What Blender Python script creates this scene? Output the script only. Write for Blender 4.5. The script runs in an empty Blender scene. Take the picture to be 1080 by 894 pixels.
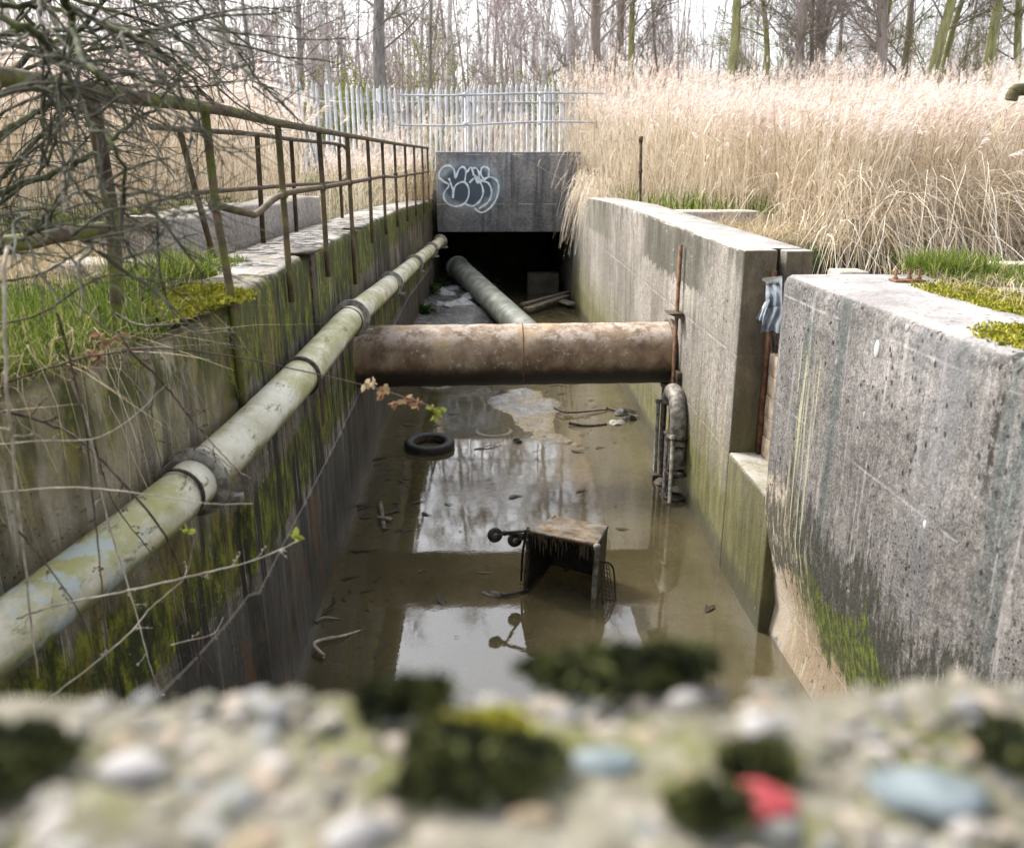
import bpy, bmesh, math, random
import numpy as np
from mathutils import Vector, Matrix
random.seed(7)
RNG = np.random.default_rng(11)
S = bpy.context.scene
COL = S.collection
PI = math.pi

# ---------------------------------------------------------------- camera frame
H = 3.46
TH = math.atan(.31)
PSI = math.atan(34 / 900 * math.cos(TH))
_s, _c, _S, _C = math.sin(TH), math.cos(TH), math.sin(PSI), math.cos(PSI)
CF = (_S * _c, _C * _c, -_s)
CR = (_C, -_S, 0)
CU = (_S * _s, _C * _s, _c)


def at(px, py, X=None, Y=None, Z=None):
    """the place in the world seen at a photo pixel, at a given distance, side or height"""
    a, b = (px - 540) / 900, (447 - py) / 900
    d = [CF[i] + a * CR[i] + b * CU[i] for i in range(3)]
    t = X / d[0] if X is not None else Y / d[1] if Y is not None else (Z - H) / d[2]
    return np.array((t * d[0], t * d[1], H + t * d[2]))


def proj_x(p):
    v = (p[0], p[1], p[2] - H)
    return 540 + 900 * sum(v[i] * CR[i] for i in range(3)) / sum(v[i] * CF[i] for i in range(3))


# ---------------------------------------------------------------- node materials
class NT:
    def __init__(s, name):
        s.m = bpy.data.materials.new(name)
        s.m.use_nodes = True
        s.t = s.m.node_tree
        s.t.nodes.clear()
        s.out = s.t.nodes.new('ShaderNodeOutputMaterial')
        s._pos = None

    def put(s, sock, v):
        if isinstance(v, bpy.types.NodeSocket):
            s.t.links.new(v, sock)
        elif v is not None:
            if isinstance(v, (tuple, list)) and len(v) == 3 and sock.type == 'RGBA':
                v = (*v, 1)
            sock.default_value = v

    def n(s, typ, ins=None, **at_):
        nd = s.t.nodes.new('ShaderNode' + typ)
        for k, v in at_.items():
            setattr(nd, k, v)
        for k, v in (ins or {}).items():
            s.put(nd.inputs[k], v)
        return nd

    @property
    def pos(s):
        if s._pos is None:
            s._pos = s.n('NewGeometry')
        return s._pos.outputs['Position']

    def xyz(s, v=None):
        return s.n('SeparateXYZ', {0: v or s.pos}).outputs

    def isl(s):
        return s.n('NewGeometry').outputs['Random Per Island']

    def obj(s):
        return s.n('TexCoord').outputs['Object']

    def vscale(s, k, v=None):
        return s.n('VectorMath', {0: v or s.pos, 1: k}, operation='MULTIPLY').outputs[0]

    def noise(s, sc, det=4, rough=.55, v=None, dist=0.0):
        return s.n('TexNoise', {'Vector': v or s.pos, 'Scale': sc, 'Detail': det, 'Roughness': rough, 'Distortion': dist}).outputs[0]

    def vor(s, sc, v=None, out=0, rand=1.0, **k):
        return s.n('TexVoronoi', {'Vector': v or s.pos, 'Scale': sc, 'Randomness': rand}, **k).outputs[out]

    def math(s, op, a, b=None, c=None, clamp=False):
        return s.n('Math', {0: a, 1: b, 2: c}, operation=op, use_clamp=clamp).outputs[0]

    def step(s, v, a, b, lo=0.0, hi=1.0):
        return s.n('MapRange', {0: v, 1: a, 2: b, 3: lo, 4: hi}, interpolation_type='SMOOTHSTEP').outputs[0]

    def ramp(s, f, stops):
        nd = s.n('ValToRGB', {0: f})
        e = nd.color_ramp.elements
        while len(e) < len(stops):
            e.new(.5)
        for el, (p, c) in zip(e, stops):
            el.position = p
            el.color = (*c, 1)
        return nd.outputs[0]

    def mix(s, f, a, b, mode='MIX'):
        nd = s.n('Mix', None, data_type='RGBA', blend_type=mode)
        s.put(nd.inputs[0], f)
        s.put(nd.inputs[6], a)
        s.put(nd.inputs[7], b)
        return nd.outputs[2]

    def mul(s, a, b):
        return s.math('MULTIPLY', a, b)

    def bump(s, h, strength=.5, dist=.01):
        return s.n('Bump', {'Height': h, 'Strength': strength, 'Distance': dist}).outputs[0]

    def bsdf(s, col, rough=.8, bump=None, metal=0.0, spec=.3, **k):
        ins = {'Base Color': col, 'Roughness': rough, 'Metallic': metal, 'Specular IOR Level': spec}
        if bump is not None:
            ins['Normal'] = bump
        ins.update(k)
        return s.n('BsdfPrincipled', ins).outputs[0]

    def done(s, sh):
        s.t.links.new(sh, s.out.inputs[0])
        return s.m


def simple(name, c1, c2, sc=8, rough=.8, metal=0.0, bump=.3, bd=.004, spec=.3, isl=0.0):
    t = NT(name)
    f = t.step(t.noise(sc, 6), .35, .65)
    c = t.mix(f, c1, c2)
    if isl:
        r = t.isl()
        c = t.mix(1.0, c, t.ramp(r, [(0, (1 - isl,) * 3), (1, (1, 1, 1))]), 'MULTIPLY')
    b = t.bump(t.noise(sc * 6, 4), bump, bd) if bump else None
    return t.done(t.bsdf(c, rough, b, metal, spec))


def concrete(name, c1, c2, dark=(.05, .045, .04), streak=.6, moss=None, mossc=((.035, .05, .008), (.10, .12, .015)),
             pits=.5, lichen=0.0, lines=None, low=None, extra=None, fine=.6, patch=None, top=None):
    t = NT(name)
    x, y, z = t.xyz()
    base = t.mix(t.step(t.noise(1.1, 7, .6), .32, .68), c1, c2)
    # wash-out streaks run down the face
    sv = t.noise(1.0, 5, .6, v=t.vscale((5.5, 5.5, .35)))
    sv2 = t.noise(1.0, 4, .6, v=t.vscale((16, 16, .8)))
    base = t.mix(t.mul(t.step(sv, .5, .68), streak), base, dark)
    base = t.mix(t.mul(t.step(sv2, .55, .72), streak * .55), base, tuple(min(1, v * 1.45) for v in c2))
    big = t.noise(.55, 4, .5)
    base = t.mix(t.mul(t.step(big, .5, .7), .45), base, tuple(v * .45 for v in c1))
    f1 = t.noise(55, 5, .7)
    base = t.mix(fine, base, t.ramp(f1, [(.3, (.22, .21, .2)), (.46, (.8, .79, .78)), (.55, (1.05, 1.05, 1.05)), (.7, (1.9, 1.88, 1.85))]), 'MULTIPLY')
    f3 = t.noise(17, 6, .7)
    base = t.mix(fine, base, t.ramp(f3, [(.34, (.42, .41, .40)), (.5, (1, 1, 1)), (.68, (1.45, 1.43, 1.4))]), 'MULTIPLY')
    f2 = t.noise(190, 2, .6)
    base = t.mix(fine, base, t.ramp(f2, [(.3, (.3, .3, .3)), (.5, (1, 1, 1)), (.7, (1.7, 1.7, 1.7))]), 'MULTIPLY')
    if patch:
        for (axis, lo, hi, zlo, zhi, col, amt) in patch:
            a = {'x': x, 'y': y}[axis]
            w = t.math('ADD', a, t.math('MULTIPLY_ADD', t.noise(4, 6, .7), .35, -.17))
            zz = t.math('ADD', z, t.math('MULTIPLY_ADD', t.noise(5, 6, .7), .5, -.25))
            d = (hi - lo) * .2
            m_ = t.mul(t.step(w, lo, lo + d), t.step(w, hi - d, hi, 1, 0))
            m_ = t.mul(m_, t.mul(t.step(zz, zlo, zlo + .06), t.step(zz, zhi - .12, zhi, 1, 0)))
            base = t.mix(t.mul(m_, amt), base, col)
    if low:
        (zl, zh, col, amt) = low
        zz = t.math('ADD', z, t.math('MULTIPLY_ADD', t.noise(2.5, 6, .7), .3, -.15))
        base = t.mix(t.mul(t.step(zz, zl, zh, 1, 0), amt), base, col)
    if moss:
        for (zl, zh, thr, amt) in moss:
            mv = t.math('ADD', t.mul(t.noise(1.0, 7, .72, v=t.vscale((7, 7, 1.3))), .55), t.mul(t.noise(1.0, 8, .75, v=t.vscale((1.7, 1.7, 1.4))), .45))
            mz = t.mul(t.step(z, zl, zl + (zh - zl) * .3), t.step(z, zl + (zh - zl) * .45, zh, 1, 0))
            mm = t.step(t.math('ADD', t.mul(mz, .5), mv), thr, thr + .09)
            mcol = t.mix(t.step(t.noise(1.0, 7, .7, v=t.vscale((14, 14, 5))), .42, .66), mossc[0], mossc[1])
            mcol = t.mix(.7, mcol, t.ramp(t.noise(60, 4, .7), [(.3, (.3, .3, .3)), (.5, (1, 1, 1)), (.7, (1.6, 1.6, 1.5))]), 'MULTIPLY')
            base = t.mix(t.mul(mm, amt), base, mcol)
    if lines:
        (z0, dz, amt) = lines
        fr = t.math('FRACT', t.math('DIVIDE', t.math('ADD', t.math('SUBTRACT', z, z0), t.math('MULTIPLY_ADD', t.noise(1.5, 3), .02, -.01)), dz))
        ln = t.mul(t.step(fr, .0, .012), t.step(fr, .012, .03, 1, 0))
        ln = t.mul(ln, t.step(t.noise(3.0, 3), .42, .55))
        base = t.mix(t.mul(ln, amt), base, (.5, .48, .46))
        ln2 = t.mul(t.step(fr, .03, .04), t.step(fr, .04, .06, 1, 0))
        base = t.mix(t.mul(ln2, amt * .6), base, (.05, .05, .045))
    pit = t.step(t.vor(26), .10, .2, 1, 0)
    pmn = t.noise(1.0, 5, .65, v=t.vscale((2.2, 2.2, 1.2)))
    pm = t.mul(pit, t.step(pmn, .49, .57))
    pit2 = t.step(t.math('ADD', t.vor(11), t.math('MULTIPLY_ADD', f3, .3, -.15)), .10, .16, 1, 0)
    pm = t.math('MAXIMUM', pm, t.mul(pit2, t.step(pmn, .53, .58)))
    base = t.mix(t.mul(pm, pits), base, (.012, .012, .011))
    if lichen:
        lv = t.vor(9)
        lm = t.mul(t.step(lv, .09, .13, 1, 0), t.step(t.noise(2.2, 3), .6, .63))
        base = t.mix(t.mul(lm, lichen), base, (.62, .62, .6))
        lv = t.vor(28)
        lm = t.mul(t.step(lv, .12, .2, 1, 0), t.step(t.noise(1.7, 4, v=t.vscale((1, 1, 1.3))), .55, .6))
        base = t.mix(t.mul(lm, lichen * .8), base, (.55, .54, .5))
    if top:
        nz = t.xyz(t._pos.outputs['Normal'])[2]
        tm = t.step(nz, .6, .9)
        tcol = t.mix(t.step(t.noise(3, 6, .65), .35, .65), top[0], top[1])
        tcol = t.mix(fine, tcol, t.ramp(f1, [(.3, (.5, .5, .5)), (.5, (1, 1, 1)), (.72, (1.4, 1.4, 1.4))]), 'MULTIPLY')
        base = t.mix(tm, base, tcol)
    if extra:
        base = extra(t, base)
    hgt = t.math('ADD', t.mul(f1, .5), t.math('ADD', t.mul(t.noise(12, 6, .65), 1.0), t.mul(pm, -1.5)))
    b = t.bump(hgt, .75, .018)
    wet = t.step(z, .05, .5, .35, .85)
    return t.done(t.bsdf(base, wet, b, 0, .35))


# ---------------------------------------------------------------- mesh building
class MB:
    def __init__(s):
        s.v, s.f, s.n = [], [], 0

    def add(s, v, f):
        v = np.asarray(v, float).reshape(-1, 3)
        s.v.append(v)
        f = np.asarray(f, np.int64)
        s.f.append(f + s.n)
        s.n += len(v)

    def box(s, lo, hi, M=None):
        (a, b, c), (d, e, g) = lo, hi
        v = np.array([(a, b, c), (d, b, c), (d, e, c), (a, e, c), (a, b, g), (d, b, g), (d, e, g), (a, e, g)])
        if M is not None:
            v = np.array([M @ Vector(p) for p in v])
        s.add(v, [(0, 3, 2, 1), (4, 5, 6, 7), (0, 1, 5, 4), (1, 2, 6, 5), (2, 3, 7, 6), (3, 0, 4, 7)])
        return s

    def tube(s, P, R, sides=8, caps=True):
        P = np.asarray(P, float)
        K = len(P)
        R = np.full(K, R, float) if np.isscalar(R) else np.asarray(R, float)
        s.tubes(P[None], R[None], sides)
        if caps:
            base = s.n - K * sides
            for k in (0, K - 1):
                c = P[k]
                ring = np.vstack(s.v[-1:]) if False else None
                ids = [base + k * sides + j for j in range(sides)]
                s.v.append(c[None]); ci = s.n; s.n += 1
                tri = [(ids[j], ids[(j + 1) % sides], ci, ci) for j in range(sides)]
                s.f.append(np.array(tri))
        return s

    def tubes(s, P, R, sides=4):
        """many tubes at once: P (N,K,3), R (N,K)"""
        P = np.asarray(P, float)
        N, K, _ = P.shape
        T = np.gradient(P, axis=1)
        T /= np.linalg.norm(T, axis=2, keepdims=True) + 1e-9
        ref = np.where(np.abs(T[:, :1, 2:3]) > .9, np.array([1., 0, 0]), np.array([0, 0, 1.]))
        ref = np.repeat(ref, K, axis=1)
        A = np.cross(T, ref); A /= np.linalg.norm(A, axis=2, keepdims=True) + 1e-9
        B = np.cross(T, A)
        an = np.arange(sides) * 2 * PI / sides
        v = P[:, :, None] + R[:, :, None, None] * (np.cos(an)[None, None, :, None] * A[:, :, None] + np.sin(an)[None, None, :, None] * B[:, :, None])
        i = np.arange(N)[:, None, None] * K * sides
        k = np.arange(K - 1)[None, :, None] * sides
        j = np.arange(sides)[None, None, :]
        j2 = (j + 1) % sides
        f = np.stack([i + k + j, i + k + j2, i + k + sides + j2, i + k + sides + j], -1).reshape(-1, 4)
        s.add(v.reshape(-1, 3), f)

    def ribbons(s, P, W, side):
        """flat blades: P (N,K,3), W (N,K) half widths, side (N,3)"""
        N, K, _ = P.shape
        sd = side[:, None, :] * W[..., None]
        v = np.stack([P - sd, P + sd], 2).reshape(-1, 3)
        i = np.arange(N)[:, None] * K * 2
        k = np.arange(K - 1)[None] * 2
        f = np.stack([i + k, i + k + 1, i + k + 3, i + k + 2], -1).reshape(-1, 4)
        s.add(v, f)

    def grid(s, V):
        """V (n,m,3) sheet"""
        n, m, _ = V.shape
        i = np.arange(n - 1)[:, None] * m
        j = np.arange(m - 1)[None]
        f = np.stack([i + j, i + m + j, i + m + j + 1, i + j + 1], -1).reshape(-1, 4)
        s.add(V.reshape(-1, 3), f)

    def sweep(s, rings, close=True, caps=True):
        """rings: list of polygons (n,3) joined one to the next"""
        V = np.asarray(rings, float)
        n, m, _ = V.shape
        i = np.arange(n - 1)[:, None] * m
        j = np.arange(m if close else m - 1)[None]
        j2 = (j + 1) % m
        f = np.stack([i + j, i + j2, i + m + j2, i + m + j], -1).reshape(-1, 4)
        b0 = s.n
        s.add(V.reshape(-1, 3), f)
        if caps:
            for k in (0, n - 1):
                c = V[k].mean(0)
                s.v.append(c[None]); ci = s.n; s.n += 1
                s.f.append(np.array([(b0 + k * m + q, b0 + k * m + (q + 1) % m, ci, ci) for q in range(m)]))

    def lathe(s, prof, M, n=24):
        """prof: (r,h) pairs about local z"""
        an = np.arange(n) * 2 * PI / n
        rings = []
        for r, h in prof:
            rings.append([M @ Vector((r * math.cos(a), r * math.sin(a), h)) for a in an])
        s.sweep(rings, True, False)

    def build(s, name, mat, parent=None, smooth=False, bevel=0.0, loc=None):
        V = np.vstack(s.v)
        me = bpy.data.meshes.new(name)
        F = np.vstack(s.f)
        tri = F[:, 2] == F[:, 3]
        q = F[~tri]
        t3 = F[tri][:, :3]
        nl = q.size + t3.size
        me.vertices.add(len(V)); me.vertices.foreach_set('co', V.astype(np.float32).ravel())
        me.loops.add(nl); me.loops.foreach_set('vertex_index', np.concatenate([q.ravel(), t3.ravel()]).astype(np.int32))
        me.polygons.add(len(q) + len(t3))
        st = np.concatenate([np.arange(len(q)) * 4, q.size + np.arange(len(t3)) * 3]).astype(np.int32)
        me.polygons.foreach_set('loop_start', st)
        me.update(calc_edges=True)
        me.validate()
        if smooth:
            me.polygons.foreach_set('use_smooth', np.ones(len(me.polygons), bool))
        o = bpy.data.objects.new(name, me)
        COL.objects.link(o)
        if mat:
            me.materials.append(mat)
        if parent:
            o.parent = parent
            if parent.type == 'EMPTY' or True:
                o.matrix_parent_inverse = world_of(parent).inverted()
        if bevel:
            b = o.modifiers.new('edge', 'BEVEL'); b.width = bevel; b.segments = 2; b.limit_method = 'ANGLE'
        return o


def world_of(o):
    M = Matrix.LocRotScale(o.location, o.rotation_euler, o.scale)
    return world_of(o.parent) @ o.matrix_parent_inverse @ M if o.parent else M


def tag(o, label, cat, group=None, kind=None):
    o['label'] = label
    o['category'] = cat
    if group: o['group'] = group
    if kind: o['kind'] = kind
    return o


def thing(name, label, cat, loc=(0, 0, 0), group=None):
    o = bpy.data.objects.new(name, None)
    COL.objects.link(o)
    o.location = loc
    o.empty_display_size = .1
    return tag(o, label, cat, group)


def frameM(o, z):
    """matrix whose local z runs along z, at o"""
    z = Vector(z).normalized()
    x = z.orthogonal().normalized()
    y = z.cross(x)
    M = Matrix((x, y, z)).transposed().to_4x4()
    M.translation = Vector(o)
    return M


def smoothpath(P, n=24):
    """Catmull-Rom through P"""
    P = [np.asarray(p, float) for p in P]
    P = [2 * P[0] - P[1]] + P + [2 * P[-1] - P[-2]]
    out = []
    m = len(P) - 3
    for i in range(m):
        k = max(2, n // m)
        for u in np.linspace(0, 1, k, endpoint=(i == m - 1)):
            a, b, c, d = P[i:i + 4]
            out.append(.5 * (2 * b + (c - a) * u + (2 * a - 5 * b + 4 * c - d) * u * u + (3 * b - a - 3 * c + d) * u ** 3))
    return np.array(out)


def lerp_tab(tab, v):
    xs = [r[0] for r in tab]
    return np.stack([np.interp(v, xs, [r[k] for r in tab]) for k in range(1, len(tab[0]))], -1)


def unit(v):
    return v / (np.linalg.norm(v, axis=-1, keepdims=True) + 1e-9)


def fbm(x, y, seed=0, oct=4):
    r = np.random.default_rng(seed)
    out = 0
    for o in range(oct):
        for _ in range(3):
            a = r.uniform(0, 2 * PI); p = r.uniform(0, 2 * PI)
            out = out + math.pow(.55, o) * np.sin((np.cos(a) * x + np.sin(a) * y) * 2 ** o + p) / 3
    return out

# ================================================================ MATERIALS
def graffiti_paint(t, base):
    """old spray fill and overspray on the headwall face"""
    x, y, z = t.xyz()
    cx, cz = -.27, 2.86
    d = t.math('SQRT', t.math('ADD', t.math('POWER', t.math('DIVIDE', t.math('SUBTRACT', x, cx), .86), 2.0), t.math('POWER', t.math('DIVIDE', t.math('SUBTRACT', z, cz), .62), 2.0)))
    d = t.math('ADD', d, t.math('MULTIPLY_ADD', t.noise(3.5, 6, .7), .4, -.2))
    base = t.mix(t.mul(t.step(d, .75, 1.08, 1, 0), .55), base, (.28, .36, .43))
    base = t.mix(t.mul(t.step(d, .60, .85, 1, 0), .85), base, (.035, .052, .075))
    d2 = t.step(t.noise(1.0, 5, .6, v=t.vscale((1.1, 1.1, .8))), .45, .6)
    return t.mix(t.mul(d2, .4), base, (.045, .06, .085))


M = {}
def left_extra(t, base):
    """black weeping stains, pale lime drips, and the soil that has crept over the near end of the coping"""
    x, y, z = t.xyz()
    wing = t.step(y, 4.60, 4.66, 1, 0)
    wc = t.ramp(t.noise(1.0, 7, .7, v=t.vscale((4, 4, 1.3))), [(.34, (.10, .09, .045)), (.48, (.26, .22, .14)), (.58, (.37, .32, .25)), (.66, (.25, .215, .06)), (.78, (.12, .13, .025))])
    wing = t.mul(wing, t.step(t.math('ADD', z, t.math('MULTIPLY_ADD', t.noise(1.0, 6, .7, v=t.vscale((5, 5, 1))), 1.0, -.5)), 1.45, 1.9))
    base = t.mix(t.mul(wing, .75), base, wc)
    st = t.noise(1.0, 6, .7, v=t.vscale((9, 9, .5)))
    m1 = t.mul(t.step(st, .46, .54), t.step(t.noise(1.0, 4), .38, .5))
    base = t.mix(t.mul(m1, t.math('MULTIPLY_ADD', wing, -.45, .95)), base, (.014, .012, .010))
    st2 = t.noise(1.0, 6, .7, v=t.vscale((22, 22, .9)))
    m2 = t.mul(t.step(st2, .57, .64), t.step(t.noise(1.3, 4), .46, .56))
    base = t.mix(t.mul(m2, .75), base, (.40, .37, .31))
    oc = t.mul(t.step(t.noise(1.0, 7, .72, v=t.vscale((2.5, 2.5, .9))), .53, .62), t.step(z, .9, 1.4))
    base = t.mix(t.mul(oc, .6), base, (.19, .155, .035))
    lowm = t.step(z, .952, .966, 1, 0)
    base = t.mix(t.mul(lowm, .8), base, t.ramp(t.noise(1.0, 6, .7, v=t.vscale((5, 5, 1.2))), [(.35, (.022, .02, .016)), (.55, (.055, .05, .04)), (.72, (.11, .10, .085))]))
    pl = t.mul(t.step(z, .958, .972), t.step(z, .972, .99, 1, 0))
    base = t.mix(t.mul(pl, .6), base, (.3, .28, .24))
    rs = t.mul(t.step(t.noise(1.0, 6, .7, v=t.vscale((3.5, 3.5, .8))), .55, .63), t.step(z, .9, .96, 1, 0))
    base = t.mix(t.mul(rs, .7), base, (.12, .062, .025))
    edge = t.mul(t.step(z, 2.25, 2.48), t.step(t.noise(1.0, 6, .7, v=t.vscale((6, 6, 2))), .44, .56))
    nz = t.xyz(t._pos.outputs['Normal'])[2]
    base = t.mix(t.mul(t.mul(edge, t.step(nz, .3, .7, 1, 0)), .9), base, (.045, .05, .012))
    so = t.mul(t.step(t.math('ADD', y, t.math('MULTIPLY_ADD', t.noise(4, 6), 1.6, -.8)), 5.0, 5.7, 1, 0), t.step(nz, .3, .8))
    gm = t.mul(t.mul(t.step(z, 2.0, 2.6), t.step(nz, .3, .7, 1, 0)), t.step(t.noise(1.0, 7, .75, v=t.vscale((4, 4, 1.6))), .53, .61))
    base = t.mix(t.mul(gm, .9), base, t.mix(t.step(t.noise(30, 5, .7), .4, .6), (.06, .07, .01), (.22, .23, .02)))
    return t.mix(t.mul(so, .95), base, t.ramp(t.noise(14, 6, .7), [(.3, (.035, .028, .014)), (.55, (.10, .085, .035)), (.7, (.17, .14, .075))]))


def right_extra(t, base):
    """dark weathering under the coping lip, damp green foot, brown green end face with its shade painted in"""
    x, y, z = t.xyz()
    nrm = t.xyz(t._pos.outputs['Normal'])
    drip = t.mul(t.step(t.math('ADD', z, t.math('MULTIPLY_ADD', t.noise(1.0, 6, .7, v=t.vscale((7, 7, 0.01))), 1.5, -.75)), 2.25, 2.75), t.step(t.noise(1.0, 6, .7, v=t.vscale((3, 3, 1.5))), .47, .58))
    base = t.mix(t.mul(t.mul(drip, t.step(nrm[2], .3, .7, 1, 0)), .85), base, (.035, .032, .022))
    ef = t.step(nrm[1], -.5, -.9)
    ec = t.ramp(t.noise(1.0, 7, .7, v=t.vscale((5, 5, 1.6))), [(.34, (.045, .036, .02)), (.52, (.12, .09, .05)), (.68, (.22, .18, .12))])
    ec = t.mix(t.mul(t.step(z, 1.0, 1.9, 1, 0), .7), ec, (.07, .07, .018))
    base = t.mix(t.mul(ef, .85), base, ec)  # end face stain darkened to stand for its shaded side
    foot = t.step(t.math('ADD', z, t.math('MULTIPLY_ADD', t.noise(1.0, 7, .7, v=t.vscale((4, 4, 1))), 1.4, -.7)), .75, 1.5, 1, 0)
    base = t.mix(t.mul(foot, .6), base, t.ramp(t.noise(1.0, 6, .7, v=t.vscale((8, 8, 1.2))), [(.36, (.06, .06, .018)), (.55, (.16, .145, .05)), (.7, (.24, .215, .12))]))
    v = t.mul(t.step(t.noise(1.0, 6, .7, v=t.vscale((11, 11, .45))), .54, .63), .5)
    base = t.mix(v, base, (.12, .10, .07))
    pf_ = t.mul(t.mul(t.step(y, 6.778, 6.779, 1, 0), t.step(z, 1.06, 1.08, 1, 0)), .75)
    base = t.mix(pf_, base, t.ramp(t.noise(1.0, 7, .7, v=t.vscale((9, 9, 1.4))), [(.36, (.025, .026, .008)), (.52, (.075, .07, .02)), (.68, (.15, .125, .06))]))
    wl = t.step(t.math('ADD', z, t.math('MULTIPLY_ADD', t.noise(6, 4), .2, -.1)), .14, .3, 1, 0)
    return t.mix(t.mul(wl, .8), base, (.04, .037, .018))


def near_extra(t, base):
    """black moss spots, a ragged moss belt low down over tan stained render, pale runs"""
    x, y, z = t.xyz()
    nrm = t.xyz(t._pos.outputs['Normal'])
    face = t.step(nrm[2], .4, .8, 1, 0)
    lv = t.mul(t.step(t.noise(1.0, 7, .7, v=t.vscale((13, 13, .9))), .55, .64), .4)
    base = t.mix(t.mul(lv, face), base, (.43, .40, .385))
    blu = t.mul(t.step(t.noise(1.0, 5, .6, v=t.vscale((1.6, 1.6, .5))), .46, .6), t.step(y, 4.4, 3.6))
    base = t.mix(t.mul(t.mul(blu, .5), face), base, (.135, .14, .15))
    # belt height wanders along the wall
    zz = t.math('ADD', z, t.math('MULTIPLY_ADD', t.noise(1.0, 5, .65, v=t.vscale((1.5, 1.5, .01))), -.9, .45))
    drip = t.noise(1.0, 8, .78, v=t.vscale((20, 20, 5)))
    fld = t.mul(t.step(zz, .35, .8), t.step(zz, 1.05, 1.65, 1, 0))
    dk = t.step(t.math('ADD', drip, t.mul(fld, .22)), .60, .70)
    base = t.mix(t.mul(t.mul(dk, .88), face), base, (.024, .023, .013))
    fl2 = t.mul(t.step(zz, .15, .6), t.step(zz, .75, 1.2, 1, 0))
    mo = t.math('ADD', t.mul(t.noise(1.0, 8, .78, v=t.vscale((13, 13, 4))), .6), t.mul(t.noise(1.0, 4, .6, v=t.vscale((2.4, 2.4, 1.8))), .4))
    g = t.mul(t.step(t.math('ADD', mo, t.mul(fl2, .24)), .645, .70), t.step(y, 5.3, 4.7))
    gc = t.mix(t.step(t.noise(1.0, 6, .7, v=t.vscale((30, 30, 12))), .42, .62), (.026, .034, .006), (.12, .15, .014))
    base = t.mix(t.mul(g, .92), base, gc)
    # black spots
    bk = t.step(t.math('ADD', t.vor(17, v=t.vscale((1, 1, .7))), t.math('MULTIPLY_ADD', t.noise(40, 4), .2, -.1)), .14, .24, 1, 0)
    cl = t.math('ABSOLUTE', t.math('SUBTRACT', t.math('ADD', y, t.math('MULTIPLY_ADD', t.noise(2.6, 5, .7), .16, -.08)), 3.25))
    band = t.mul(t.step(cl, .05, .15, 1, 0), t.step(z, 1.3, 1.7))
    core = t.mul(t.step(cl, .012, .04, 1, 0), t.mul(t.step(z, 1.9, 2.3), t.step(t.noise(13, 7, .75), .42, .52)))
    few = t.mul(t.step(t.noise(1.0, 4, .6, v=t.vscale((1.6, 1.6, 1.2))), .52, .6), .95)
    sp = t.math('MAXIMUM', t.mul(t.math('MAXIMUM', band, few), bk), core)
    base = t.mix(t.mul(sp, .95), base, (.016, .015, .010))
    ys = t.mul(t.step(t.noise(1.0, 5, .7, v=t.vscale((26, 26, .7))), .52, .62), t.mul(t.step(y, 4.85, 5.05), t.mul(t.step(y, 5.25, 5.5, 1, 0), t.step(z, 2.45, 2.1, 0, 1))))
    base = t.mix(t.mul(ys, .7), base, (.44, .41, .25))
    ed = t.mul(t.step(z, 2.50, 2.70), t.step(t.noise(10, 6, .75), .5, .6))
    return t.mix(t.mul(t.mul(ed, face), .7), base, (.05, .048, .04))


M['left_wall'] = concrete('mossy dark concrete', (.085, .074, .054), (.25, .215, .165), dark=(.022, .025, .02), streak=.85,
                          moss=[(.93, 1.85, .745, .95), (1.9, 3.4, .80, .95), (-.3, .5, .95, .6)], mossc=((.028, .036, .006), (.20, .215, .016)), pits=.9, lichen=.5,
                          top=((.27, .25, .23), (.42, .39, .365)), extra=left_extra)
M['right_wall'] = concrete('streaked grey concrete', (.165, .148, .125), (.33, .30, .26), dark=(.09, .09, .075), streak=.55,
                           moss=[(-.1, 1.2, .86, .85)], mossc=((.04, .045, .01), (.13, .135, .02)), pits=.8, lichen=.7, lines=(.2, .85, .5), patch=[('y', 7.6, 11.8, 2.2, 2.85, (.035, .034, .018), .8), ('y', 14, 19, 2.1, 2.9, (.05, .05, .025), .5)],
                           top=((.28, .26, .235), (.42, .395, .37)), extra=right_extra)
M['near_wall'] = concrete('pitted grey lilac concrete', (.105, .097, .09), (.225, .21, .20), dark=(.05, .07, .068), streak=.65,
                          pits=.95, lichen=.25, lines=(.35, .74, .38),
                          patch=[('y', 5.05, 7.2, .0, 1.35, (.47, .40, .31), .9), ('y', 3.6, 5.6, -.3, .85, (.30, .215, .125), .7)],
                          top=((.21, .195, .19), (.36, .34, .33)), fine=.75, extra=near_extra)
M['headwall'] = concrete('sooty blue grey concrete', (.15, .15, .155), (.26, .25, .245), dark=(.05, .055, .065), streak=.7, pits=.4, lichen=.6,
                         lines=(.1, 1.15, .7), top=((.34, .32, .3), (.42, .4, .38)), extra=graffiti_paint)
M['block'] = concrete('pale weathered concrete', (.30, .265, .24), (.42, .385, .35), dark=(.2, .17, .14), streak=.3, pits=.35, top=((.3, .27, .2), (.45, .41, .37)))
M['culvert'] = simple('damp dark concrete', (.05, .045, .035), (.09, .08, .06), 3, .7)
M['bright_moss'] = simple('yellow green moss', (.20, .20, .014), (.40, .37, .045), 14, .95, isl=.35)
M['moss_dark'] = simple('dark moss', (.03, .038, .014), (.15, .16, .045), 40, .95, isl=.75)


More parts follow.
